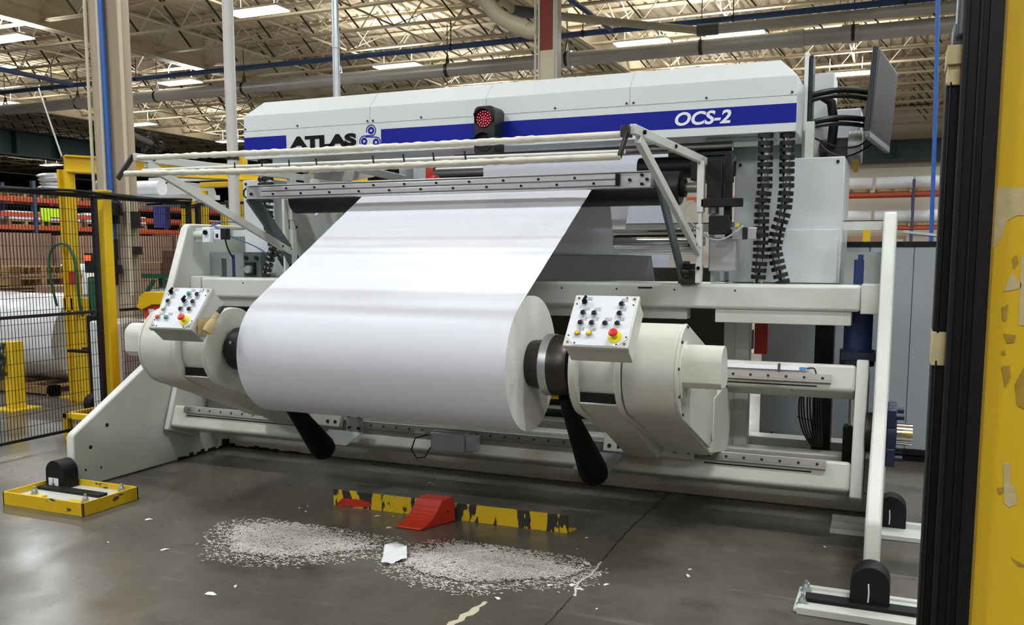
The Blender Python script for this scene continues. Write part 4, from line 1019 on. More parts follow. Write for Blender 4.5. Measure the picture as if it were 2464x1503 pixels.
# ---- small camera on the left side frame
q = empty('security_camera', (-4.9, 5.5, 1.68), 'small white security camera on the inside of the left side frame', 'camera')
build('mount_plate', MB().box(-5.10, -4.98, 5.56, 5.58, 1.7, 1.81).cyl((-5.11, 5.57, 1.755), (-5.0, 5.55, 1.755), .03, n=12), 'frame_paint', q)
build('camera_arm', MB().cyl((-5.02, 5.56, 1.755), (-4.93, 5.52, 1.755), .012, n=12), 'ink_white', q)
cc = build('camera_body', MB().box(-4.955, -4.875, 5.47, 5.53, 1.69, 1.81), 'ink_white', q, bevel=.008)
build('lens', MB().cyl((-4.915, 5.455, 1.77), (-4.915, 5.47, 1.77), .018, n=18), 'ink_black', cc)
build('side_box', MB().box(-4.865, -4.80, 5.5, 5.56, 1.715, 1.79), 'ink_white', q, bevel=.004)
build('side_box', MB().box(-4.80, -4.755, 5.5, 5.56, 1.715, 1.80).box(-4.845, -4.82, 5.495, 5.5, 1.73, 1.76), 'black_plastic', q, bevel=.003)
cw = MB().tube(bez((-4.78, 5.53, 1.72), (-4.77, 5.53, 1.65), (-4.75, 5.55, 1.6), (-4.75, 5.58, 1.57)), .006, 6)
build('cable', cw, 'black_rubber', q)
build('cable', MB().tube(bez((-4.93, 5.53, 1.81), (-4.85, 5.6, 1.90), (-4.7, 5.65, 1.83), (-4.6, 5.68, 1.80))).__class__() if False else MB().tube(bez((-4.93, 5.53, 1.81), (-4.85, 5.6, 1.90), (-4.7, 5.65, 1.83), (-4.6, 5.68, 1.80)), .005, 6).tube(bez((-4.9, 5.53, 1.84), (-4.8, 5.6, 1.7), (-4.65, 5.65, 1.72), (-4.5, 5.68, 1.60)), .005, 6), 'pipe_blue', q)

# ---- wall screen
S_ = empty('wall_screen', (-.13, 6.3, 2.28), 'large flat black screen turned side-on at the right end of the hood', 'screen')
A0, A1, B0, B1 = Vector((-.165, 5.86, 2.82)), Vector((-.195, 5.82, 2.33)), Vector((-.065, 6.9, 2.84)), Vector((-.095, 6.86, 2.34))
nn = ((B0-A0).cross(A1-A0)).normalized()
if nn.x > 0: nn = -nn
bd = MB().hexa([A1, B1, B1 + nn*.035, A1 + nn*.035, A0, B0, B0 + nn*.035, A0 + nn*.035])
build('screen_body', bd, 'black_plastic', S_, bevel=.004)
c_ = (A0+A1+B0+B1)/4
def sh(p, k=.94): return c_ + (p-c_)*k
sf = MB().hexa([sh(A1) - nn*.0, sh(B1), sh(B1) - nn*.002, sh(A1) - nn*.002, sh(A0), sh(B0), sh(B0) - nn*.002, sh(A0) - nn*.002])
build('screen_glass', sf, 'glass_screen', S_, smooth=0)
lo = MB().hexa([A1 + Vector((0, 0, -.04)), B1 + Vector((0, 0, -.04)), B1 + nn*.03 + Vector((0, 0, -.04)), A1 + nn*.03 + Vector((0, 0, -.04)), A1, B1, B1 + nn*.03, A1 + nn*.03])
build('speaker_bar', lo, 'grey_steel_plate', S_, bevel=.004)
ar = MB()
for z in (2.60, 2.43):
    ar.tube(bez((-.56, 6.1, z), (-.45, 6.1, z + .03), (-.35, 6.15, z + .04), (-.2, 6.3, z + .02)), .018, 8); ar.tube(bez((-.56, 6.1, z - .03), (-.45, 6.1, z), (-.35, 6.15, z), (-.2, 6.3, z - .02)), .014, 8)
ar.box(-.22, -.17, 6.25, 6.4, 2.38, 2.68)
build('mount_arm', ar, 'black_plastic', S_)
build('mount_plate', MB().box(-.572, -.548, 6.06, 6.2, 2.36, 2.84), 'black_plastic', S_, bevel=.004)
build('cable', MB().tube(bez((-.19, 6.2, 2.42), (-.2, 6.1, 2.2), (-.4, 6.1, 2.26), (-.53, 6.15, 2.34)), .006, 6).tube(bez((-.2, 6.3, 2.3), (-.3, 6.1, 2.2), (-.4, 6.1, 2.18), (-.5, 6.15, 2.3)), .006, 6), 'black_rubber', S_)
# gear motor behind the screen
gm = empty('gear_motor', (-.35, 6.4, 2.1), 'ribbed grey gear motor hanging below the screen at hood right end', 'motor')
g_ = MB().cyl((-.34, 6.4, 2.3), (-.255, 6.4, 2.3), .105, n=28)
for k in range(9): g_.lathe((-.335 + k*.009, 6.4, 2.3), (1, 0, 0), [(0, .113), (.003, .113)], 28)
build('motor_body', g_, 'galvanised', gm)
build('gearbox', MB().box(-.47, -.34, 6.34, 6.5, 2.23, 2.36).cyl((-.52, 6.42, 2.3), (-.34, 6.42, 2.3), .06, n=18), 'dark_steel', gm, bevel=.005)
build('tape_tail', MB().hexa([(-.3, 6.3, 2.13), (-.27, 6.3, 2.13), (-.27, 6.305, 2.13), (-.3, 6.305, 2.13), (-.31, 6.28, 2.21), (-.27, 6.28, 2.21), (-.27, 6.285, 2.21), (-.31, 6.285, 2.21)]), 'residue', gm)

# ---- floor stands with stop pads
def stop_cover(X_, Y_, z0, par, arrow=False):
    pts = [(X_ - .083, z0), (X_ + .083, z0)] + [(X_ + .083*math.cos(math.radians(a)), z0 + .10 + .083*math.sin(math.radians(a))) for a in range(0, 181, 12)]
    c = build('pad_cover', MB().prism(pts, 'Y', Y_, Y_ + .12), 'black_rubber', par, bevel=.004)
    if arrow:
        build('marking', MB().box(X_ - .055, X_ + .035, Y_ - .002, Y_, z0 + .01, z0 + .065), 'ink_white', c)
        a_ = MB().box(X_ - .013, X_ - .009, Y_ - .004, Y_ - .002, z0 + .014, z0 + .06); a_.bar((X_ - .011, Y_ - .003, z0 + .014), (X_ - .026, Y_ - .003, z0 + .03), .002, .003); a_.bar((X_ - .011, Y_ - .003, z0 + .014), (X_ + .004, Y_ - .003, z0 + .03), .002, .003)
        build('marking', a_, 'ink_black', c, label='small black arrow pointing down')
    else:
        build('marking', MB().tube([(X_ - .006, Y_ - .001, z0 + .02), (X_ - .004, Y_ - .001, z0 + .06), (X_ - .007, Y_ - .001, z0 + .105)], .0035, 6), 'ink_white', c)
def anchor(x, y, z, par):
    m_ = MB().cyl((x, y, z), (x, y, z + .022), .019, n=6); m_.cyl((x, y, z + .022), (x, y, z + .034), .016, .012, n=12); m_.cyl((x, y, z + .034), (x, y, z + .05), .008, n=8)
    m_.cyl((x, y, z - .002), (x, y, z + .004), .026, n=16); return build('anchor_bolt', m_, 'galvanised', par)
LS = empty('floor_stand', (-4.88, 4.1, 0), 'yellow-rimmed floor stand with black pad cover at the foot of the left side frame', 'floor stand')
rim = MB()
x0, x1, y0, y1 = -5.24, -4.535, 3.885, 4.325
rim.box(x0, x1, y0, y0 + .012, 0, .085); rim.box(x0, x1, y1 - .012, y1, 0, .085); rim.box(x0, x0 + .012, y0, y1, 0, .085); rim.box(x1 - .012, x1, y0, y1, 0, .085)
build('rim', rim, 'yellow_tray', LS, bevel=.002)
build('base_plate', MB().box(x0 + .012, x1 - .012, y0 + .012, y1 - .012, 0, .045), 'frame_paint', LS)
build('slide_strip', MB().box(-5.22, -4.66, 4.12, 4.19, .045, .065), 'black_rubber', LS, bevel=.003)
build('yellow_bracket', MB().box(-5.1, -4.98, 3.93, 4.0, .045, .062).box(-4.75, -4.64, 3.93, 4.0, .045, .062), 'yellow_paint', LS)
for x, y in ((-5.08, 3.99), (-4.63, 3.99), (-4.62, 4.27), (-5.13, 4.30)): anchor(x, y, .06, LS)
stop_cover(-5.13, 4.185, .05, LS, True)
RS = empty('floor_stand', (0, 4.2, 0), 'off-white floor stand with black arched pad cover at foot of right side frame', 'floor stand')
build('base_plate', MB().box(-.37, .45, 4.07, 4.36, 0, .022), 'frame_paint', RS, bevel=.006)
build('edge_frame', MB().box(-.355, .45, 4.05, 4.10, .0, .035).box(-.355, .45, 4.33, 4.36, 0, .035), 'frame_paint', RS, bevel=.004)
build('slide_strip', MB().box(-.33, .45, 4.16, 4.24, .022, .042), 'black_rubber', RS, bevel=.003)
for x, y in ((-.335, 4.12), (-.335, 4.3)): anchor(x, y, .024, RS)
stop_cover(-.055, 4.19, .03, RS)
RB = empty('floor_stand', (0, 6.0, 0), 'rear off-white floor stand with black pad cover, partly hidden behind right side frame', 'floor stand')
build('base_plate', MB().box(-.3, .45, 5.35, 5.55, 0, .03).box(-.3, .45, 5.52, 5.56, 0, .06), 'frame_paint', RB, bevel=.004)
stop_cover(.02, 5.5, .03, RB)

# ---- grey enclosure behind
En = empty('electrical_enclosure', (-.2, 8, 0), 'long grey electrical enclosure standing behind the right side of the machine', 'cabinet')
build('enclosure_body', MB().box(-1.0, 1.6, 7.5, 8.4, .10, 1.66), 'enclosure_grey', En, bevel=.004)
build('top_rim', MB().box(-1.01, 1.61, 7.49, 8.41, 1.66, 1.70), 'black_paint', En, bevel=.003)
build('plinth', MB().box(-1.0, 1.6, 7.52, 8.3, 0, .04).box(-1.0, 1.6, 7.48, 7.5, .06, .10), 'black_paint', En)
build('door_gap', MB().box(-.215, -.208, 7.497, 7.5, .1, 1.66).box(.10, .104, 7.497, 7.5, .1, 1.66), 'dirt_dark', En)
h = MB()
for x, z in ((-.95, 1.2), (-.95, .55), (-.2, .25), (-.9, .15)): h.cyl((x, 7.49, z), (x, 7.5, z), .009, n=8)
build('screw', h, 'dirt_dark', En)
build('cable_tray', MB().bar((.02, 7.9, 1.78), (.6, 7.9, 1.71), .3, .02).box(-.05, .02, 7.8, 8.0, 1.70, 1.72), 'cabinet_grey', En)
rk = MB().box(-1.4, -1.05, 7.0, 7.4, .85, 1.0)
for k in range(5):
    for j in range(3): rk.cyl((-1.36 + k*.07, 6.99, .88 + j*.04), (-1.36 + k*.07, 7.0, .88 + j*.04), .014, n=8, m=1)
rk.box(-1.3, -1.2, 7.15, 7.25, 0, .85)
build('perforated_tray', rk, ['black_paint', 'aluminium'], label='black tray with bright round holes behind the right unwind arm', cat='tray')

# ================================================================== FLOOR OBJECTS
ya = empty('yellow_stop_bar', (-2.48, 4.74, 0), 'long chipped yellow angle bar lying on the floor behind the red chock', 'floor bar')
yb_ = MB().hexa([(-3.272, 4.712, 0), (-1.69, 4.750, 0), (-1.69, 4.760, 0), (-3.272, 4.722, 0), (-3.272, 4.712, .105), (-1.69, 4.750, .105), (-1.69, 4.760, .105), (-3.272, 4.722, .105)])
build('upright_leg', yb_, 'yellow_chipped', ya, bevel=.001)
yb_ = MB().hexa([(-3.272, 4.722, 0), (-1.69, 4.760, 0), (-1.67, 4.85, 0), (-3.27, 4.81, 0), (-3.272, 4.722, .008), (-1.69, 4.760, .008), (-1.67, 4.85, .008), (-3.27, 4.81, .008)])
build('floor_leg', yb_, 'yellow_chipped', ya)
pr = [(-3.262, .004), (-3.2, .055), (-3.06, .058), (-3.0, .045), (-2.99, .02), (-3.05, .012), (-3.1, .006), (-3.2, .002)]
rp = MB(); rp.add([(x, 4.7105 + (x + 3.272)*.024, z) for x, z in pr], [tuple(range(8))]); build('red_patch', rp, 'red_paint', ya, smooth=0, label='red paint patch')
# chock
ck = MB(); W_ = .17
prof = [(0, 0), (0, .012), (.045, .026), (.09, .058), (.13, .105), (.16, .152), (.235, .158), (.255, .13), (.26, .0)]
ca, sa = math.cos(math.radians(-6)), math.sin(math.radians(-6))
def ckp(t, wv, z): x = -2.665 + wv + .10*t/.26*1.0; y = 4.455 + t*1.0; return (x, y, z)
n = len(prof); vs = [ckp(t, 0, z) for t, z in prof] + [ckp(t, W_, z) for t, z in prof]
ck.add(vs, [tuple(range(n)), tuple(range(2*n-1, n-1, -1))] + [(i, n+i, n+(i+1) % n, (i+1) % n) for i in range(n)])
cko = empty('wheel_chock', (-2.56, 4.58, 0), 'red rubber wheel chock leaning against the yellow floor bar', 'wheel chock')
build('chock_body', ck, 'red_chock', cko, bevel=.006)
tr_ = MB()
for k in range(7):
    t = .02 + k*.019; z = [.017, .024, .034, .047, .064, .085, .108][k]
    a, b = Vector(ckp(t, .006, z)), Vector(ckp(t, W_ - .006, z)); tr_.bar(a, b, .005, .006)
build('tread_rib', tr_, 'red_chock', cko)
build('hole', MB().cyl(ckp(.2, W_ - .001, .07), ckp(.2, W_ + .002, .07), .008, n=8), 'dirt_dark', cko)

# crumpled sheet
ps = MB(); n = 12
o_ = [(-2.525, 4.125), (-2.40, 4.135), (-2.298, 3.955), (-2.39, 3.85)]
for j in range(n+1):
    for i in range(n+1):
        a, b = i/n, j/n
        x = (o_[0][0]*(1-a) + o_[1][0]*a)*(1-b) + (o_[3][0]*(1-a) + o_[2][0]*a)*b; y = (o_[0][1]*(1-a) + o_[1][1]*a)*(1-b) + (o_[3][1]*(1-a) + o_[2][1]*a)*b
        ps.v.append((x, y, .006 + .018*abs(math.sin(a*3 + b*5)) + .02*(1 - abs(2*b - .7)) * (1 if b < .8 else .3) + random.uniform(0, .003)))
for j in range(n):
    for i in range(n): q = j*(n+1)+i; ps.f.append((q, q+n+1, q+n+2, q+1)); ps.m.append(0)
build('paper_sheet', ps, 'scrap_white', label='crumpled white paper sheet on the floor between the two shaving piles', cat='paper sheet', smooth=20)
# shavings
def pile(poly, n, label, seed):
    rr = random.Random(seed); s_ = MB()
    def inside(x, y):
        c = False; m_ = len(poly)
        for i in range(m_):
            x1, y1 = poly[i]; x2, y2 = poly[i-1]
            if (y1 > y) != (y2 > y) and x < (x2-x1)*(y-y1)/(y2-y1) + x1: c = not c
        return c
    def edge(x, y):
        b = 9
        for i in range(len(poly)):
            a0, a1 = Vector(poly[i]), Vector(poly[i-1]); t = max(0, min(1, (Vector((x, y))-a0).dot(a1-a0)/(a1-a0).length_squared)); b = min(b, (Vector((x, y))-a0-(a1-a0)*t).length)
        return b
    xs = [p[0] for p in poly]; ys = [p[1] for p in poly]; cx_, cy_ = sum(xs)/len(xs), sum(ys)/len(ys); k = 0
    while k < n:
        x = rr.uniform(min(xs)-.12, max(xs)+.12); y = rr.uniform(min(ys)-.25, max(ys)+.03)
        ins = inside(x, y)
        if not ins and rr.random() > .012*max(0, 1 - edge(x, y)/.16)*8: continue
        if ins:
            d = min(1, edge(x, y)/.11 + .06) * (.45 + .55*(.5 + .5*math.sin(x*9 + y*14 + seed))*(.6 + .4*math.sin(x*23 - y*31)))
            if rr.random() > d: continue
        k += 1
        a = rr.gauss(.15, .55); L = rr.uniform(.008, .024); wd = rr.uniform(.0015, .0045); z = rr.uniform(.001, .014) if ins else .0015
        dx, dy = math.cos(a)*L/2, math.sin(a)*L/2; nx, ny = -math.sin(a)*wd/2, math.cos(a)*wd/2; bz = rr.uniform(0, .006); cv = rr.uniform(-.004, .004)
        s_.add([(x-dx-nx, y-dy-ny, z), (x-dx+nx, y-dy+ny, z + .001), (x+nx*1.1 - ny*cv/wd, y+ny*1.1, z + bz + .001), (x-nx - ny*cv/wd, y-ny, z + bz), (x+dx-nx, y+dy-ny, z), (x+dx+nx, y+dy+ny, z + .001)],
               [(0, 3, 2, 1), (3, 4, 5, 2)], 0)
    return build('paper_shavings', s_, 'shaving', label=label, cat='paper shavings', kind='stuff', smooth=0)
pile([(-3.57, 4.10), (-3.45, 4.22), (-3.22, 4.28), (-3.0, 4.25), (-2.65, 4.20), (-2.5, 4.06), (-2.62, 3.98), (-2.75, 3.85), (-2.95, 3.72), (-3.25, 3.70), (-3.4, 3.85)], 9000, 'left spread of fine pale paper shavings on the concrete', 3)
pile([(-2.37, 4.08), (-2.19, 4.31), (-2.0, 4.35), (-1.83, 4.36), (-1.6, 4.28), (-1.40, 4.18), (-1.45, 4.02), (-1.6, 3.96), (-1.82, 3.80), (-2.1, 3.80), (-2.3, 3.9)], 11500, 'right spread of fine pale paper shavings beside the floor joint', 5)
# loose scraps
SCR = [(-4.0, 3.58, .02), (-4.12, 4.0, .035), (-3.61, 3.61, .04), (-2.93, 3.2, .05), (-3.41, 4.62, .02), (-2.81, 3.72, .03), (-2.88, 4.61, .03), (-2.79, 4.64, .015), (-2.97, 5.45, .03), (-2.93, 5.42, .02), (-2.17, 5.54, .015),
       (-1.43, 4.31, .05), (-1.44, 4.27, .03), (-1.31, 4.18, .02), (-1.24, 4.06, .03), (-1.28, 4.05, .02), (-1.49, 3.94, .025), (-1.61, 3.95, .03), (-1.34, 3.95, .03), (-1.39, 3.99, .03), (-1.66, 3.69, .03), (-2.51, 4.21, .02),
       (-1.56, 4.71, .015), (-.905, 4.34, .035), (-.91, 4.43, .02), (-.34, 4.47, .02), (-.31, 5.08, .02), (-2.89, 3.33, .03), (-3.35, 4.52, .03), (-3.43, 4.57, .02), (-1.55, 4.51, .015), (-1.19, 3.75, .012), (-2.69, 4.43, .03)]
for x, y, s in SCR:
    a = random.uniform(0, 3); c1, s1 = math.cos(a)*s*.6, math.sin(a)*s*.6; wd = s*random.uniform(.15, .4)
    nx, ny = -math.sin(a)*wd, math.cos(a)*wd
    m_ = MB().add([(x-c1-nx*.6, y-s1-ny*.6, .001), (x-c1+nx, y-s1+ny, .003), (x+nx, y+ny, .007), (x-nx, y-ny, .004), (x+c1-nx*.4, y+s1-ny*.4, .002), (x+c1+nx*.3, y+s1+ny*.5, .001)], [(0, 3, 2, 1), (3, 4, 5, 2)])
    build('paper_scrap', m_, 'scrap_white', label='tiny torn scrap of white paper lying on the concrete floor', cat='paper scrap', group='torn paper scraps on the floor', smooth=0)
# straw-like long strip and paint mark, floor joint
build('paper_strip', MB().bar((-2.17, 4.10, .012), (-1.93, 4.30, .016), .008, .003), 'scrap_white', label='long thin paper strip lying across the right shaving pile', cat='paper strip')
pm = MB(); pts = [(-1.735, 3.30), (-1.745, 3.36), (-1.72, 3.40), (-1.735, 3.45), (-1.715, 3.50), (-1.72, 3.54), (-1.70, 3.59), (-1.705, 3.63), (-1.685, 3.635), (-1.68, 3.60), (-1.69, 3.56), (-1.675, 3.52), (-1.68, 3.47), (-1.70, 3.44), (-1.69, 3.40), (-1.71, 3.35), (-1.705, 3.30)]
pm.prism(pts, 'Z', .0002, .0012); build('paint_mark', pm, 'pvc_cream', label='flaking cream paint streak on the concrete at the bottom edge', cat='paint mark', smooth=0)
jt = MB(); y = 2.9; prev = None; rr = random.Random(4)
pts = []
while y < 5.9:
    x = -1.362 + .02*math.sin(y*2.2) + rr.uniform(-.004, .004) - (.03 if 3.9 < y < 4.15 else 0)*math.sin((y-3.9)*12.5); pts.append((x, y)); y += .03
for i in range(len(pts)-1):
    (a, b), (c_, d_) = pts[i], pts[i+1]; w_ = rr.uniform(.002, .005)
    jt.add([(a-w_, b, .0008), (a+w_, b, .0008), (c_+w_, d_, .0008), (c_-w_, d_, .0008)], [(0, 1, 2, 3)], 0)
    if 3.85 < b < 4.35:
        jt.add([(a-.003, b, .001), (a+.006 + rr.uniform(0, .008), b, .001), (c_+.007, d_, .001), (c_-.004, d_, .001)], [(0, 1, 2, 3)], 1)
build('floor_joint', jt, ['dirt_dark', 'shaving'], label='cracked dark joint line running across the concrete floor', cat='floor joint', kind='structure', smooth=0)

# ================================================================== FOREGROUND GUARD
GD = empty('guard_door', (.3, 1.45, 0), 'close yellow sheet-steel guard door with black rubber-edged frame at the right edge', 'guard door')
ZT = 2.5
build('door_panel', MB().box(.122, .75, 1.455, 1.475, 0, ZT), 'yellow_panel', GD, bevel=.002)
build('panel_edge', MB().box(.1185, .122, 1.45, 1.475, 0, ZT), 'residue', GD)
fr = MB().box(.075, .1185, 1.44, 1.51, 0, ZT); fr.box(.088, .092, 1.432, 1.44, 0, ZT); fr.box(.1, .116, 1.434, 1.44, 0, ZT)
build('frame_post', fr, 'black_paint', GD, bevel=.0015)
build('seal_strip', MB().box(.068, .0755, 1.43, 1.50, 0, ZT), 'black_rubber', GD, bevel=.002)
e_ = MB().box(.0505, .069, 1.46, 1.52, 0, 1.445); e_.box(.0505, .069, 1.46, 1.52, 1.485, 1.845); e_.box(.055, .058, 1.455, 1.46, 0, 1.445); e_.box(.055, .058, 1.455, 1.46, 1.485, 1.845)
build('edge_profile', e_, 'black_rubber', GD, bevel=.0015)
build('tape_wrap', MB().box(.0495, .0685, 1.456, 1.523, 1.437, 1.487), 'masking_tape', GD, bevel=.001)
build('tape_wrap', MB().box(.0495, .0735, 1.45, 1.523, 1.868, 1.895).box(.0515, .0685, 1.456, 1.52, 1.84, 1.87), 'masking_tape', GD, bevel=.001)
build('latch', MB().box(.056, .074, 1.455, 1.5, 1.895, 1.925).box(.060, .0745, 1.44, 1.5, 1.905, 2.1), 'grey_steel_plate', GD, bevel=.003)
def blob(pts, m, nm, y=1.454): 
    b = MB(); b.prism(pts, 'Y', y, y + .0012); return build(nm, b, m, GD, smooth=0)
blob([(.1185, 1.69), (.125, 1.695), (.15, 1.692), (.175, 1.70), (.175, 1.635), (.165, 1.655), (.15, 1.655), (.138, 1.648), (.132, 1.625), (.122, 1.608), (.1185, 1.61)], 'masking_tape', 'tape_patch')
blob([(.158, 1.60), (.175, 1.60), (.175, 1.50), (.16, 1.50)], 'masking_tape', 'tape_patch')
blob([(.138, 1.548), (.148, 1.575), (.16, 1.56), (.16, 1.553), (.15, 1.55)], 'masking_tape', 'tape_patch')
blob([(.152, 1.30), (.160, 1.30), (.163, 1.27), (.170, 1.262), (.172, 1.24), (.163, 1.235), (.156, 1.24)], 'masking_tape', 'tape_patch')
for p_ in ([(.147, 1.595), (.152, 1.60), (.155, 1.59), (.150, 1.58)], [(.138, 1.525), (.146, 1.53), (.144, 1.505), (.14, 1.508)], [(.142, 1.488), (.158, 1.486), (.156, 1.476), (.147, 1.474)], [(.141, 1.463), (.145, 1.464), (.146, 1.458), (.142, 1.457)], [(.142, 1.44), (.152, 1.442), (.154, 1.425), (.148, 1.41)], [(.16, 1.415), (.17, 1.44), (.175, 1.43), (.175, 1.38), (.165, 1.385)], [(.146, 1.262), (.154, 1.264), (.154, 1.256), (.149, 1.252)], [(.17, 1.16), (.19, 1.15), (.18, 1.148)]):
    blob(p_, 'residue', 'glue_stain', 1.4535)

# ================================================================== LEFT YARD: FENCE
def fence_panel(y0, y1, label, along='Y', x=-6.5, zb=.1, zm=1.1, zt=2.1):
    t = empty('wire_fence', (x if along == 'Y' else (y0+y1)/2, (y0+y1)/2 if along == 'Y' else x, 0), label, 'fence')
    def P(a, z): return (x, a, z) if along == 'Y' else (a, x, z)
    fr = MB()
    for z in (zb, zm, zt): fr.bar(P(y0, z), P(y1, z), .025, .025)
    for a in ((y0, y1) if y0 != 6.09 else (y1,)): fr.bar(P(a, .0), P(a, zt), .04, .04, up=(0, 1, 0) if along == 'Y' else (1, 0, 0))
    build('panel_frame', fr, 'mesh_wire', t)
    wr = MB(); a = y0
    while a < y1: wr.bar(P(a, zb), P(a, zt), .0035, .0035, up=(0, 1, 0)); a += .03
    z = zb + .1
    while z < zt: wr.bar(P(y0, z), P(y1, z), .0035, .0035); z += .105
    build('wire_mesh', wr, 'mesh_wire', t, smooth=0)
    return t
fence_panel(3.4, 5.86, 'black wire mesh fence panel at the left edge, in front of the wrapped rolls')
fence_panel(6.09, 7.0, 'black wire mesh fence panel between the two yellow fence posts')
fence_panel(-6.45, -5.2, 'black wire mesh fence panel behind the left side frame', along='X', x=7.08)
for x, y, z0, z1, lb in ((-6.53, 5.995, 0, 2.15, 'tall square yellow fence post left of the blue hose column'), (-6.56, 7.06, 0, 2.12, 'square yellow fence post just behind the left side frame')):
    t = empty('fence_post', (x, y, 0), lb, 'fence post')
    build('post', MB().box(x - .045, x + .045, y - .045, y + .045, z0, z1), 'yellow_paint', t, bevel=.004)
    build('post_cap', MB().box(x - .05, x + .05, y - .05, y + .05, z1, z1 + .02), 'yellow_paint', t, bevel=.003)
    build('tie_wrap', MB().box(x - .05, x + .05, y - .05, y + .05, z1 - .06, z1 - .04).box(x - .05, x + .05, y - .05, y + .05, z1 - .035, z1 - .02), 'black_rubber', t)
fc_ = MB(); rr = random.Random(2)
for k in range(3):
    fc_.tube([(-6.47 + .01*k, 3.4 + .12*i, 2.115 + .012*math.sin(i*.55 + k*2) + .006*k) for i in range(31)], .011, 8)
build('cable_run', fc_, 'black_rubber', label='dark cables clipped along the top rail of the wire fence', cat='cable')
# bin, step
bn = empty('orange_bin', (-6.05, 6.15, 0), 'orange-red bin with dirty yellow rim standing behind the left control box', 'bin')
build('bin_body', MB().hexa([(-6.26, 6.22, 0), (-5.75, 6.22, 0), (-5.75, 6.7, 0), (-6.26, 6.7, 0), (-6.34, 6.2, 1.18), (-5.7, 6.2, 1.18), (-5.7, 6.75, 1.18), (-6.34, 6.75, 1.18)]), 'orange_bin', bn, bevel=.01)
build('bin_rim', MB().prism([(-6.38, 1.12), (-6.35, 1.22), (-6.28, 1.265), (-5.7, 1.26), (-5.66, 1.16), (-6.2, 1.15), (-6.33, 1.1)], 'Y', 6.17, 6.78), 'yellow_paint', bn, bevel=.004)
build('white_stripe', MB().hexa([(-6.22, 6.2, .9), (-6.16, 6.2, .9), (-6.16, 6.23, .9), (-6.22, 6.23, .9), (-6.27, 6.193, 1.11), (-6.20, 6.193, 1.11), (-6.20, 6.23, 1.11), (-6.27, 6.23, 1.11)]), 'ink_white', bn)
stp = empty('step_stool', (-6.2, 5.6, 0), 'low yellow steel step behind the left side frame at the fence', 'step')
build('step_frame', MB().box(-6.6, -6.55, 5.5, 5.56, 0, .24).box(-5.5, -5.45, 5.5, 5.56, 0, .24).box(-6.6, -5.45, 5.5, 5.56, .19, .24).box(-6.6, -6.55, 5.5, 6.0, .19, .24).box(-6.6, -5.45, 5.95, 6.0, .19, .24), 'yellow_paint', stp, bevel=.004)
build('tread', MB().box(-6.55, -5.5, 5.56, 5.95, .18, .21), 'black_paint', stp)
# bollards
def bollard(x, y, h, w_, label):
    t = empty('bollard', (x, y, 0), label, 'bollard')
    build('bollard_post', MB().box(x - w_/2, x + w_/2, y - w_/2, y + w_/2, .01, h), 'yellow_paint', t, bevel=.008)
    build('foot_plate', MB().box(x - .17, x + .17, y - .17, y + .17, 0, .015), 'yellow_paint', t)
    return t
bollard(-8.40, 6.45, .71, .14, 'short square yellow bollard at the left edge carrying the guardrail')
bollard(-8.46, 7.33, 1.12, .14, 'taller square yellow bollard in front of the wrapped rolls')
gr = MB(); pts = []
for i in range(13): pts.append((-.0 + .035*math.cos(i*pi/3), .36 + .028*i))
w2 = [(6.32 + p[0], p[1]) for p in pts] + [(6.36 + p[0], p[1]) for p in pts[::-1]]
gr.prism(w2, 'X', -9.8, -8.42); build('guardrail', gr, 'green_girder', label='dark corrugated guardrail entering at the left edge', cat='guardrail')
# wrapped paper rolls on pallet
def pallet(x0, x1, y0, y1, z0, par=None, label=None, name='pallet', h=.12):
    p = MB(); dx = x1-x0
    for k in range(3):
        y = y0 + (y1-y0-.09)*k/2; p.box(x0, x1, y, y + .09, z0 + .02, z0 + h - .02)
    for k in range(7): x = x0 + (dx-.09)*k/6; p.box(x, x + .09, y0, y1, z0 + h - .02, z0 + h)
    for k in (0, 3, 6): x = x0 + (dx-.09)*k/6; p.box(x, x + .09, y0, y1, z0, z0 + .02)
    for k in range(3):
        x = x0 + (dx-.12)*k/2; p.box(x, x + .12, y0, y0 + .09, z0, z0 + h)
    return build(name, p, 'wood', par, smooth=0, label=label, cat='pallet' if not par else None)
pallet(-11.3, -8.75, 7.2, 8.35, 0, label='wooden pallet under the plastic-wrapped rolls behind the fence')
def wrapped(x0, x1, y, z, r, label):
    m_ = MB(); n = 40; L = 24
    for j in range(L+1):
        for k in range(n):
            a = 2*pi*k/n; rr_ = r*(1 + .012*math.sin(j*1.3 + k*.7) + .01*math.sin(k*2.3 + j*.5)); zz = z + rr_*math.sin(a)
            m_.v.append((x0 + (x1-x0)*j/L, y + rr_*math.cos(a)*(1.05 if math.sin(a) < 0 else 1), max(zz, .125)))
    for j in range(L):
        for k in range(n): k2 = (k+1) % n; m_.f.append((j*n+k, j*n+k2, (j+1)*n+k2, (j+1)*n+k)); m_.m.append(0)
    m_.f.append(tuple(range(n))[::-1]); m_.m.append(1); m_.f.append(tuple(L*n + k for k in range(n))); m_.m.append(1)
    build('wrapped_roll', m_, ['wrap_white', 'wrap_shadowed'], label=label, cat='paper roll')
wrapped(-11.3, -8.78, 7.75, .63, .51, 'big paper roll in crinkled clear wrap on a pallet behind the fence')
# light grey panel box behind fence
build('white_container', MB().box(-7.0, -6.58, 6.18, 6.64, 0, .98), 'wrap_white', label='waist-high white wrapped block behind the fence, right of the tall fence post', cat='container', bevel=.02)
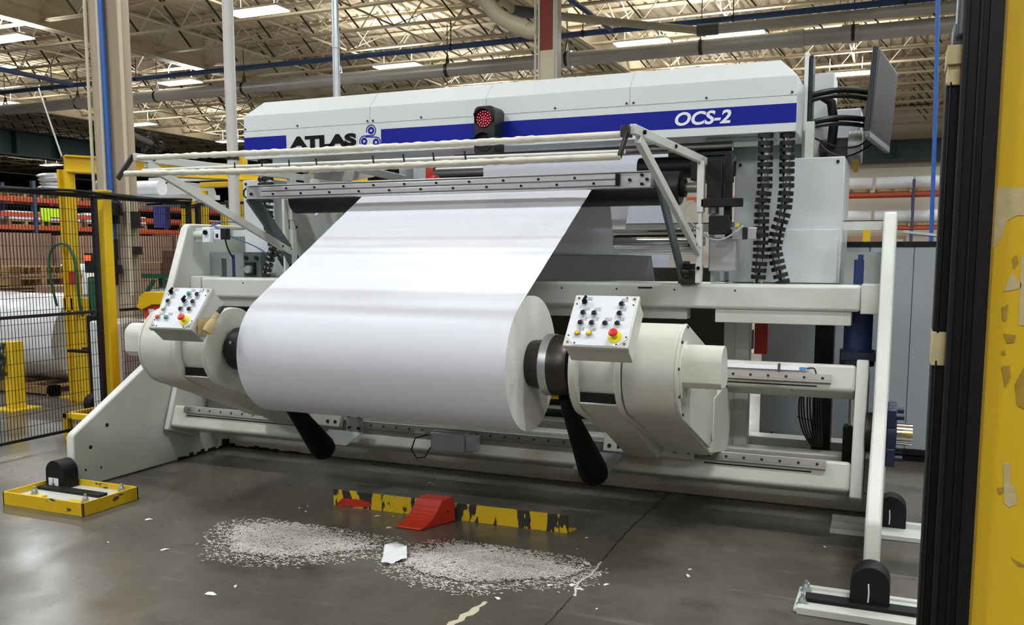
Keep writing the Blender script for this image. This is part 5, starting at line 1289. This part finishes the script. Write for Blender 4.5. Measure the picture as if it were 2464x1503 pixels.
# walkie stacker
ws = empty('pallet_stacker', (-7.3, 6.4, 0), 'dark upright pallet stacker with a red lit display behind the fence', 'pallet stacker')
build('stacker_body', MB().box(-7.54, -7.36, 6.62, 6.9, .1, 1.0).box(-7.52, -7.38, 6.64, 6.8, 1.0, 1.38), 'black_paint', ws, bevel=.02)
build('mast', MB().box(-7.39, -7.35, 6.72, 6.78, 0, 1.75).box(-7.56, -7.54, 6.8, 6.86, 0, 1.5), 'dark_steel', ws)
build('display', MB().box(-7.45, -7.33, 6.56, 6.62, 1.42, 1.62), 'black_plastic', ws, bevel=.008)
build('display_screen', MB().box(-7.435, -7.36, 6.553, 6.56, 1.54, 1.595), 'display_red', ws)
build('green_cover', MB().prism([(-7.43, 1.36), (-7.31, 1.36), (-7.31, 1.05), (-7.36, .98), (-7.41, 1.04)], 'Y', 6.57, 6.63), 'green_paint', ws, bevel=.01)
build('fork', MB().box(-7.85, -7.44, 6.64, 6.70, .60, .63).box(-7.85, -7.44, 6.82, 6.88, .60, .63), 'black_paint', ws)
build('wheel', MB().cyl((-7.50, 6.6, .1), (-7.40, 6.6, .1), .1, n=16), 'black_rubber', ws)
# yellow stand near stacker
build('yellow_stand', MB().box(-8.3, -7.75, 7.0, 7.1, 1.0, 1.14).box(-7.85, -7.76, 7.0, 7.1, 0, 1.0), 'yellow_paint', label='yellow bracket stand beside the taller bollard', cat='stand', bevel=.006)

# person bending
def skin(name, verts, edges, radii, m, parent, lv=2):
    me = D.meshes.new(name); off = woff(parent); me.from_pydata([tuple(Vector(p) - off) for p in verts], edges, []); me.materials.append(M[m])
    o = D.objects.new(name, me); C.objects.link(o); o.parent = parent
    sk = o.modifiers.new('skin', 'SKIN'); sk.use_smooth_shade = True
    for i, r in enumerate(radii): me.skin_vertices[0].data[i].radius = (r, r) if not isinstance(r, tuple) else r
    me.skin_vertices[0].data[0].use_root = True
    s2 = o.modifiers.new('sub', 'SUBSURF'); s2.levels = lv; s2.render_levels = lv
    return o
px_, py_ = -9.62, 8.6
pe = empty('person', (px_, py_, 0), 'person in a white shirt bending forward behind the wire fence', 'person')
V = [(px_, py_, .92), (px_ + .02, py_, 1.12), (px_ + .10, py_ - .02, 1.34), (px_ + .19, py_ - .03, 1.47), (px_ + .27, py_ - .05, 1.55), (px_ + .33, py_ - .06, 1.60),
     (px_ + .15, py_ - .2, 1.38), (px_ + .27, py_ - .24, 1.15), (px_ + .42, py_ - .2, 1.02), (px_ + .15, py_ + .17, 1.38), (px_ + .27, py_ + .2, 1.15), (px_ + .42, py_ + .12, 1.02),
     (px_, py_ - .1, .82), (px_ + .03, py_ - .11, .46), (px_ - .03, py_ - .11, .07), (px_, py_ + .1, .82), (px_ + .03, py_ + .11, .46), (px_ - .03, py_ + .11, .07), (px_ + .09, py_ - .11, .04), (px_ + .09, py_ + .11, .04)]
E_ = [(0, 1), (1, 2), (2, 3), (3, 4), (4, 5), (2, 6), (6, 7), (7, 8), (2, 9), (9, 10), (10, 11), (0, 12), (12, 13), (13, 14), (0, 15), (15, 16), (16, 17), (14, 18), (17, 19)]
R_ = [.13, .13, .14, .07, .055, .05, .06, .045, .032, .06, .045, .032, .09, .065, .045, .09, .065, .045, .035, .035]
skin('body', V, E_, R_, 'skin', pe)
Vs = [V[0], V[1], V[2], V[3], V[6], V[7], V[9], V[10]]; Es = [(0, 1), (1, 2), (2, 3), (2, 4), (4, 5), (2, 6), (6, 7)]
skin('shirt', Vs, Es, [.155, .155, .165, .085, .08, .065, .08, .065], 'shirt', pe)
Vt = [V[0], V[12], V[13], V[14], V[15], V[16], V[17]]; Et = [(0, 1), (1, 2), (2, 3), (0, 4), (4, 5), (5, 6)]
skin('trousers', Vt, Et, [.15, .11, .085, .065, .11, .085, .065], 'trousers', pe)
hd = MB().sphere((px_ + .37, py_ - .06, 1.66), .1, 16, (1.0, .82, 1.15)); hd.sphere((px_ + .47, py_ - .06, 1.645), .018, 8, (1, .8, 1.2)); hd.sphere((px_ + .36, py_ - .145, 1.66), .022, 8, (.7, .4, 1.2))
build('head', hd, 'skin', pe)
build('hair', MB().sphere((px_ + .35, py_ - .06, 1.69), .108, 16, (1.0, .88, 1.0)), 'hair_dark', pe)
hm = []
for sy, yy in ((-1, py_ - .2), (1, py_ + .12)):
    hv = [(px_ + .42, yy, 1.02), (px_ + .48, yy, .99)]; he = [(0, 1)]; hr = [.028, .032]
    for k in range(4):
        b = len(hv); hv += [(px_ + .53, yy - .027 + .018*k, .985), (px_ + .57, yy - .03 + .02*k, .965), (px_ + .585 - .004*abs(k-1.5), yy - .03 + .02*k, .935)]; he += [(1, b), (b, b+1), (b+1, b+2)]; hr += [.010, .009, .008]
    b = len(hv); hv += [(px_ + .47, yy - sy*.04, .975), (px_ + .505, yy - sy*.052, .955)]; he += [(1, b), (b, b+1)]; hr += [.011, .009]
    skin('hand', hv, he, hr, 'skin', pe, 1)

# gantry hoist
gt = empty('gantry_hoist', (-7.9, 7.6, 0), 'yellow gantry hoist whose post rises behind the fence left of the column', 'gantry')
a, b = Vector((-8.22, 7.05, 2.56)), Vector((-7.0, 8.95, 2.56))
build('gantry_beam', MB().bar(a, b + (b-a)*.1, .1, .15).bar(a + Vector((0, 0, .08)), b + Vector((0, 0, .08)), .16, .02).bar(a - Vector((0, 0, .08)), b - Vector((0, 0, .08)), .16, .02), 'yellow_paint', gt, bevel=.003)
build('gantry_post', MB().box(-8.28, -8.25, 7.0, 7.12, 0, 2.5).box(-8.25, -8.18, 7.04, 7.08, 0, 2.5).box(-8.18, -8.15, 7.0, 7.12, 0, 2.5), 'yellow_paint', gt, bevel=.003)
build('hoist_trolley', MB().box(-8.0, -7.85, 7.3, 7.45, 2.34, 2.48).box(-7.97, -7.6, 7.3, 7.42, 2.20, 2.25), 'yellow_paint', gt, bevel=.01)
build('hanging_hose', MB().tube(bez((-8.2, 6.95, 1.72), (-8.5, 6.9, 1.7), (-8.3, 6.9, 1.2), (-8.33, 6.95, 1.05)), .014, 8).tube(bez((-8.2, 6.95, 1.72), (-7.85, 6.9, 1.7), (-8.0, 6.9, 1.1), (-7.95, 6.95, .95)), .016, 8), 'green_paint', gt)
build('guy_rod', MB().cyl((-8.25, 7.05, 2.64), (-9.2, 7.6, 3.5), .01, n=8), 'aluminium', gt)
build('red_handle', MB().box(-8.13, -8.09, 6.95, 7.0, 1.28, 1.42), 'red_paint', gt)
# second yellow frame and conveyor behind left
cv = empty('conveyor_frame', (-8, 9.6, 0), 'yellow and white conveyor framework seen between the column and the machine', 'conveyor')
build('yellow_post', MB().box(-7.93, -7.80, 9.4, 9.5, 0, 2.9), 'yellow_paint', cv, bevel=.004)
build('yellow_post', MB().box(-8.66, -8.56, 9.5, 9.6, 0, 2.45), 'yellow_paint', cv, bevel=.004)
build('yellow_post', MB().box(-8.02, -7.94, 9.2, 9.28, 0, 2.15), 'yellow_paint', cv, bevel=.004)
build('yellow_beam', MB().box(-8.66, -8.2, 9.55, 9.65, 2.49, 2.56), 'yellow_paint', cv, bevel=.004)
build('white_rail', MB().box(-9.3, -8.1, 9.3, 9.36, 2.56, 2.62), 'hood_white', cv)
build('white_rail', MB().box(-9.5, -8.1, 9.3, 9.4, 2.22, 2.26).box(-9.5, -8.1, 9.2, 9.3, 2.30, 2.36), 'hood_white', cv)
build('grey_belt', MB().box(-9.7, -8.2, 8.9, 9.25, 2.28, 2.355), 'cabinet_grey', cv)
build('violet_guard', MB().box(-8.95, -8.75, 9.0, 9.1, 1.95, 2.22), 'violet_paint', cv)
build('dark_machinery', MB().box(-8.5, -7.6, 10.0, 10.4, 1.2, 2.2).cyl((-8.6, 9.8, 2.0), (-7.7, 9.8, 2.0), .05, n=12).cyl((-8.6, 9.8, 1.8), (-7.7, 9.8, 1.8), .05, n=12), 'wall_dark', cv)
build('steel_roller', MB().cyl((-8.5, 9.9, 2.15), (-7.7, 9.9, 2.15), .03, n=12).cyl((-8.5, 9.7, 1.98), (-7.7, 9.7, 1.98), .03, n=12), 'galvanised', cv)
cy2 = empty('yellow_press', (-6.8, 10.8, 0), 'yellow machine with posts glimpsed under the hood, left of the red motors', 'machine')
build('yellow_post', MB().box(-7.65, -7.3, 10.6, 10.7, 0, 2.9), 'yellow_paint', cy2)
build('yellow_post', MB().box(-6.95, -6.75, 10.6, 10.7, 0, 2.95), 'yellow_paint', cy2)
build('yellow_beam', MB().box(-6.75, -6.2, 10.6, 10.75, 2.52, 2.6).box(-6.15, -5.6, 10.6, 10.75, 2.52, 2.62), 'yellow_paint', cy2, bevel=.01)
build('wood_deck', MB().box(-7.6, -5.4, 10.9, 11.4, 2.4, 2.5), 'wood', cy2)
build('yellow_beam', MB().box(-8.3, -7.0, 10.7, 10.8, 2.9, 3.0), 'yellow_paint', cy2)
# fan
fn = empty('shop_fan', (-8.0, 8.0, 2.7), 'black round shop fan above the left end of the guard tubes', 'fan')
cxf, cyf, czf = -7.96, 8.0, 2.85
rg = MB()
for r_ in (.05, .09, .12, .14): rg.tube([(cxf + r_*math.cos(2*pi*k/28), cyf - (.14 - r_)*.3, czf + r_*math.sin(2*pi*k/28)) for k in range(28)], .004, 6, closed=True)
for k in range(18): a_ = 2*pi*k/18; rg.tube([(cxf + .03*math.cos(a_), cyf - .034, czf + .03*math.sin(a_)), (cxf + .14*math.cos(a_), cyf, czf + .14*math.sin(a_)), (cxf + .13*math.cos(a_), cyf + .08, czf + .13*math.sin(a_))], .003, 5)
build('fan_cage', rg, 'black_plastic', fn)
bl = MB()
for k in range(4):
    a_ = k*pi/2 + .4; c0, s0 = math.cos(a_), math.sin(a_)
    bl.hexa([(cxf + .02*c0 - .02*s0, cyf + .02, czf + .02*s0 + .02*c0), (cxf + .12*c0 - .04*s0, cyf + .01, czf + .12*s0 + .04*c0), (cxf + .12*c0 + .04*s0, cyf + .05, czf + .12*s0 - .04*c0), (cxf + .02*c0 + .02*s0, cyf + .04, czf + .02*s0 - .02*c0),
             (cxf + .02*c0 - .02*s0, cyf + .024, czf + .02*s0 + .02*c0), (cxf + .12*c0 - .04*s0, cyf + .014, czf + .12*s0 + .04*c0), (cxf + .12*c0 + .04*s0, cyf + .054, czf + .12*s0 - .04*c0), (cxf + .02*c0 + .02*s0, cyf + .044, czf + .02*s0 - .02*c0)])
build('fan_blade', bl, 'dark_steel', fn)
build('fan_motor', MB().cyl((cxf, cyf + .03, czf), (cxf, cyf + .17, czf), .06, n=18).bar((cxf, cyf + .12, czf), (cxf + .66, cyf - .96, czf + .0), .04, .04), 'black_plastic', fn)

# ---- storage racks
def rack(x0, x1, y0, y1, levels, label, along, posts):
    t = empty('storage_rack', ((x0+x1)/2, (y0+y1)/2, 0), label, 'storage rack')
    top = max(levels) + .45
    for z in levels:
        if along == 'Y':
            for x in (x0, x1): build('rack_beam', MB().box(x - .03, x + .03, y0, y1, z - .12, z), 'orange_rack', t)
        else:
            for y in (y0, y1): build('rack_beam', MB().box(x0, x1, y - .03, y + .03, z - .12, z), 'orange_rack', t)
    for q in posts:
        if along == 'Y':
            for x in (x0, x1): build('upright', MB().box(x - .05, x + .05, q - .05, q + .05, 0, top), 'rack_blue', t)
        else:
            for y in (y0, y1): build('upright', MB().box(q - .05, q + .05, y - .05, y + .05, 0, top), 'rack_blue', t)
    return t
RXf, RXb = -21.5, -22.7
rack(RXf, RXb, 15, 34, (2.38, 2.72, 3.12), 'orange-beamed pallet rack full of white sacks beyond the fence', 'Y', [15, 17.4, 20.4, 23.4, 26.4, 29.4, 32.4])
rng_ = random.Random(11); labels_done = 0
yy = 16.6; pal0 = None
while yy < 27:
    if 20.9 < yy < 23.4: yy += 1.22; continue
    ordn = ('first', 'second', 'third', 'fourth', 'fifth', 'sixth', 'seventh', 'eighth', 'ninth')[labels_done]; labels_done += 1
    for z in (2.38, 3.12):
        if pal0 is None: pal0 = pallet(RXb, RXf, yy, yy + 1.1, z, label='pallet on the left rack'); pal0['group'] = 'pallets on the left rack'; pal0['label'] = 'first wooden pallet from the left on the lower level of the left orange rack'; by, bz = yy, z
        else: copy_tree(pal0, loc=(pal0.location.x, pal0.location.y + yy - by, pal0.location.z + z - bz), label='%s wooden pallet from the left on the %s level of the left orange rack' % (ordn, 'lower' if z < 3 else 'top'))
    s_ = MB(); n = 8; hh = rng_.uniform(.22, .3)
    s_.box(RXb, RXf + .02, yy + .02, yy + 1.08, 2.5, 2.5 + hh)
    build('sack_stack', s_, 'wrap_white', label='%s low white wrapped stack from the left on the left rack' % ordn, cat='stack', group='white stacks on the left rack', bevel=.05)
    yy += 1.22
build('hi_vis_sheet', MB().box(RXf + .03, RXf + .05, 17.55, 18.3, 2.62, 2.86).box(RXf + .03, RXf + .05, 17.6, 17.85, 2.5, 2.62), 'hi_vis', label='bright lime sheet hanging on the white stacks of the left rack', cat='sheet')
# white bundles on top of the rack
bnd = MB()
for k in range(5):
    n = 16; z0 = 3.26 + k*.12
    bnd.lathe((-22.0 + rng_.uniform(-.05, .05), 18.55 + rng_.uniform(-.05, .05), z0), (rng_.uniform(-.06, .06), rng_.uniform(-.06, .06), 1), [(0, .34), (.05, .43), (.08, .45), (.13, .35)], 9)
build('paper_bundle', bnd, 'wrap_white', label='tall crumpled white bundle on top of the left rack', cat='bundle', smooth=25)
roll0 = MB().lathe((-22.6, 21.0, 3.66), (.8, -.6, 0), [(0, .42), (.5, .42), (1.3, .42)], 28)
build('stored_roll', roll0, 'wrap_white', label='white wrapped roll lying on the left rack behind the yellow hoist post', cat='paper roll')
build('stored_roll', MB().lathe((-21.6, 22.6, 3.6), (0, 1, 0), [(0, .36), (1.6, .36)], 28), 'wrap_white', label='smaller white roll on the left rack beside the big column', cat='paper roll')
build('stored_roll', MB().lathe((-8.84, 9.06, 2.46), (-1, -.05, 0), [(0, .1), (.42, .1)], 28), 'wrap_white', label='white roll seen right of the big column above the grey belts', cat='paper roll')
# cardboard stacks below rack
k = 0
for y0, y1, x0, h, m_, lb in ((15.0, 17.0, -20.4, 2.15, 'cardboard_layers', 'leftmost tall cardboard stack under the rack'), (17.05, 18.55, -20.3, 2.1, 'cardboard_edges', 'second tall cardboard stack under the rack, right of the leftmost'),
                              (19.3, 21.2, -20.35, 2.15, 'cardboard_layers', 'tall cardboard stack under the rack, right of the dark box'), (21.3, 23.2, -20.3, 2.2, 'cardboard_edges', 'tall cardboard stack partly behind the column'),
                              (24.6, 26.6, -20.4, 2.2, 'cardboard_layers', 'tall cardboard stack right of the column'), (26.7, 28.7, -20.4, 2.2, 'cardboard_edges', 'tall cardboard stack nearest the left side frame')):
    build('cardboard_stack', MB().box(x0 - 1, x0, y0, y1, 0, h), m_, label=lb, cat='cardboard stack', bevel=.02); k += 1
build('cardboard_stack', MB().box(-21.3, -20.35, 18.6, 19.25, 0, 1.5), 'cardboard_layers', label='lower cardboard stack carrying the dark brown box', cat='cardboard stack')
build('dark_box', MB().box(-21.2, -20.4, 18.62, 19.23, 1.5, 2.15), 'cardboard_dark', label='dark brown box standing between the cardboard stacks', cat='box', bevel=.01)
build('dark_box', MB().box(-13.25, -12.65, 13.5, 14.0, 1.22, 1.68), 'cardboard_dark', label='dark brown box just left of the side frame, seen through the fence', cat='box', bevel=.01)
build('dark_box', MB().box(-13.95, -13.3, 13.5, 14.1, 1.22, 1.45), 'cardboard', label='flat open cardboard box right of the big column', cat='box', bevel=.01)
# empty pallets stack
y0 = 0
for k in range(8):
    if k == 0: ep = pallet(-13.3, -12.35, 9.6, 10.6, .02, label='empty pallet in the stack behind the wrapped rolls', h=.14); ep['group'] = 'stack of empty pallets behind the wrapped rolls'; ep['label'] = 'empty wooden pallet beyond the wrapped rolls, bottom one of its stack'
    else: copy_tree(ep, loc=(ep.location.x, ep.location.y, ep.location.z + .18*k), label='empty wooden pallet beyond the wrapped rolls, %s of its stack' % ('', 'second from the bottom', 'third from the bottom', 'fourth from the bottom', 'fourth from the top', 'third from the top', 'second from the top', 'topmost')[k])
build('cardboard_box', MB().box(-12.2, -11.35, 9.8, 10.6, 0, 1.13), 'cardboard', label='wide brown cardboard box right of the empty pallet stack', cat='box', bevel=.01)
rs_ = empty('roll_stand', (-12.2, 10.7, 0), 'white film roll resting on a small yellow stand behind the cardboard box', 'roll stand')
build('film_roll', MB().cyl((-12.75, 10.8, 1.33), (-11.85, 11.1, 1.33), .12, n=20), 'wrap_white', rs_)
build('stand_leg', MB().box(-12.75, -12.6, 10.7, 10.85, 0, 1.32).box(-11.95, -11.85, 11.0, 11.1, 0, 1.2), 'yellow_paint', rs_)
build('white_cart', MB().box(-14.1, -12.4, 13.4, 14.3, 1.14, 1.22).box(-14.05, -13.95, 13.42, 13.5, 0, 1.14).box(-12.55, -12.45, 13.42, 13.5, 0, 1.14).box(-14.05, -13.95, 14.2, 14.28, 0, 1.14).box(-12.55, -12.45, 14.2, 14.28, 0, 1.14).bar((-13.9, 13.42, .5), (-13.4, 13.42, 1.1), .06, .06).bar((-12.6, 13.42, .5), (-13.1, 13.42, 1.1), .06, .06), 'green_paint', label='green steel trestle table seen through the fence left of side frame', cat='table').name = 'trestle_table'
build('white_load', MB().box(-13.85, -12.65, 13.6, 14.1, 0, .95), 'wrap_white', label='white wrapped load under the green trestle table', cat='load', bevel=.03)
# back right racks with rolls
rack(-8, 12, 36.5, 38, (2.66, 3.90), 'orange pallet rack on the far wall right of the machine', 'X', [-7, -4, .37, 2.4, 5.4])
r0 = None
for z, nm in ((2.66, 'lower'), (3.90, 'upper')):
    for x, wd_ in ((-2.35, 'left'), (-.95, 'middle'), (.40, 'right')):
        if r0 is None:
            p0 = pallet(x, x + 1.2, 36.4, 37.8, z, label='w'); p0['group'] = 'pallets on the far rack'; px0, pz0 = x, z
            r0 = build('stored_roll', MB().lathe((x + .02, 37, z + .36), (1, 0, 0), [(0, .24), (.02, .25), (1.26, .25), (1.28, .24)], 24), 'wrap_white', label='w', cat='paper roll', group='white rolls on the far rack')
            rl0 = r0.location.copy(); a_, b_ = p0, r0
        else:
            a_ = copy_tree(p0, loc=(p0.location.x + x - px0, p0.location.y, p0.location.z + z - pz0)); b_ = copy_tree(r0, loc=(rl0.x + x - px0, rl0.y, rl0.z + z - pz0))
        a_['label'] = 'wooden pallet under the %s white roll on the %s level of the far rack' % (wd_, nm)
        b_['label'] = '%s white paper roll on the %s level of the far orange rack' % (wd_, nm)
build('cardboard_stack', MB().box(-3.8, .2, 36.7, 37.7, 0, 2.3), 'cardboard_layers', label='row of cardboard stock under the far rack', cat='cardboard stack')
build('fence_post', MB().box(-.50, -.40, 14, 14.1, 0, 1.98), 'yellow_paint', label='short yellow post seen above the grey enclosure', cat='fence post')
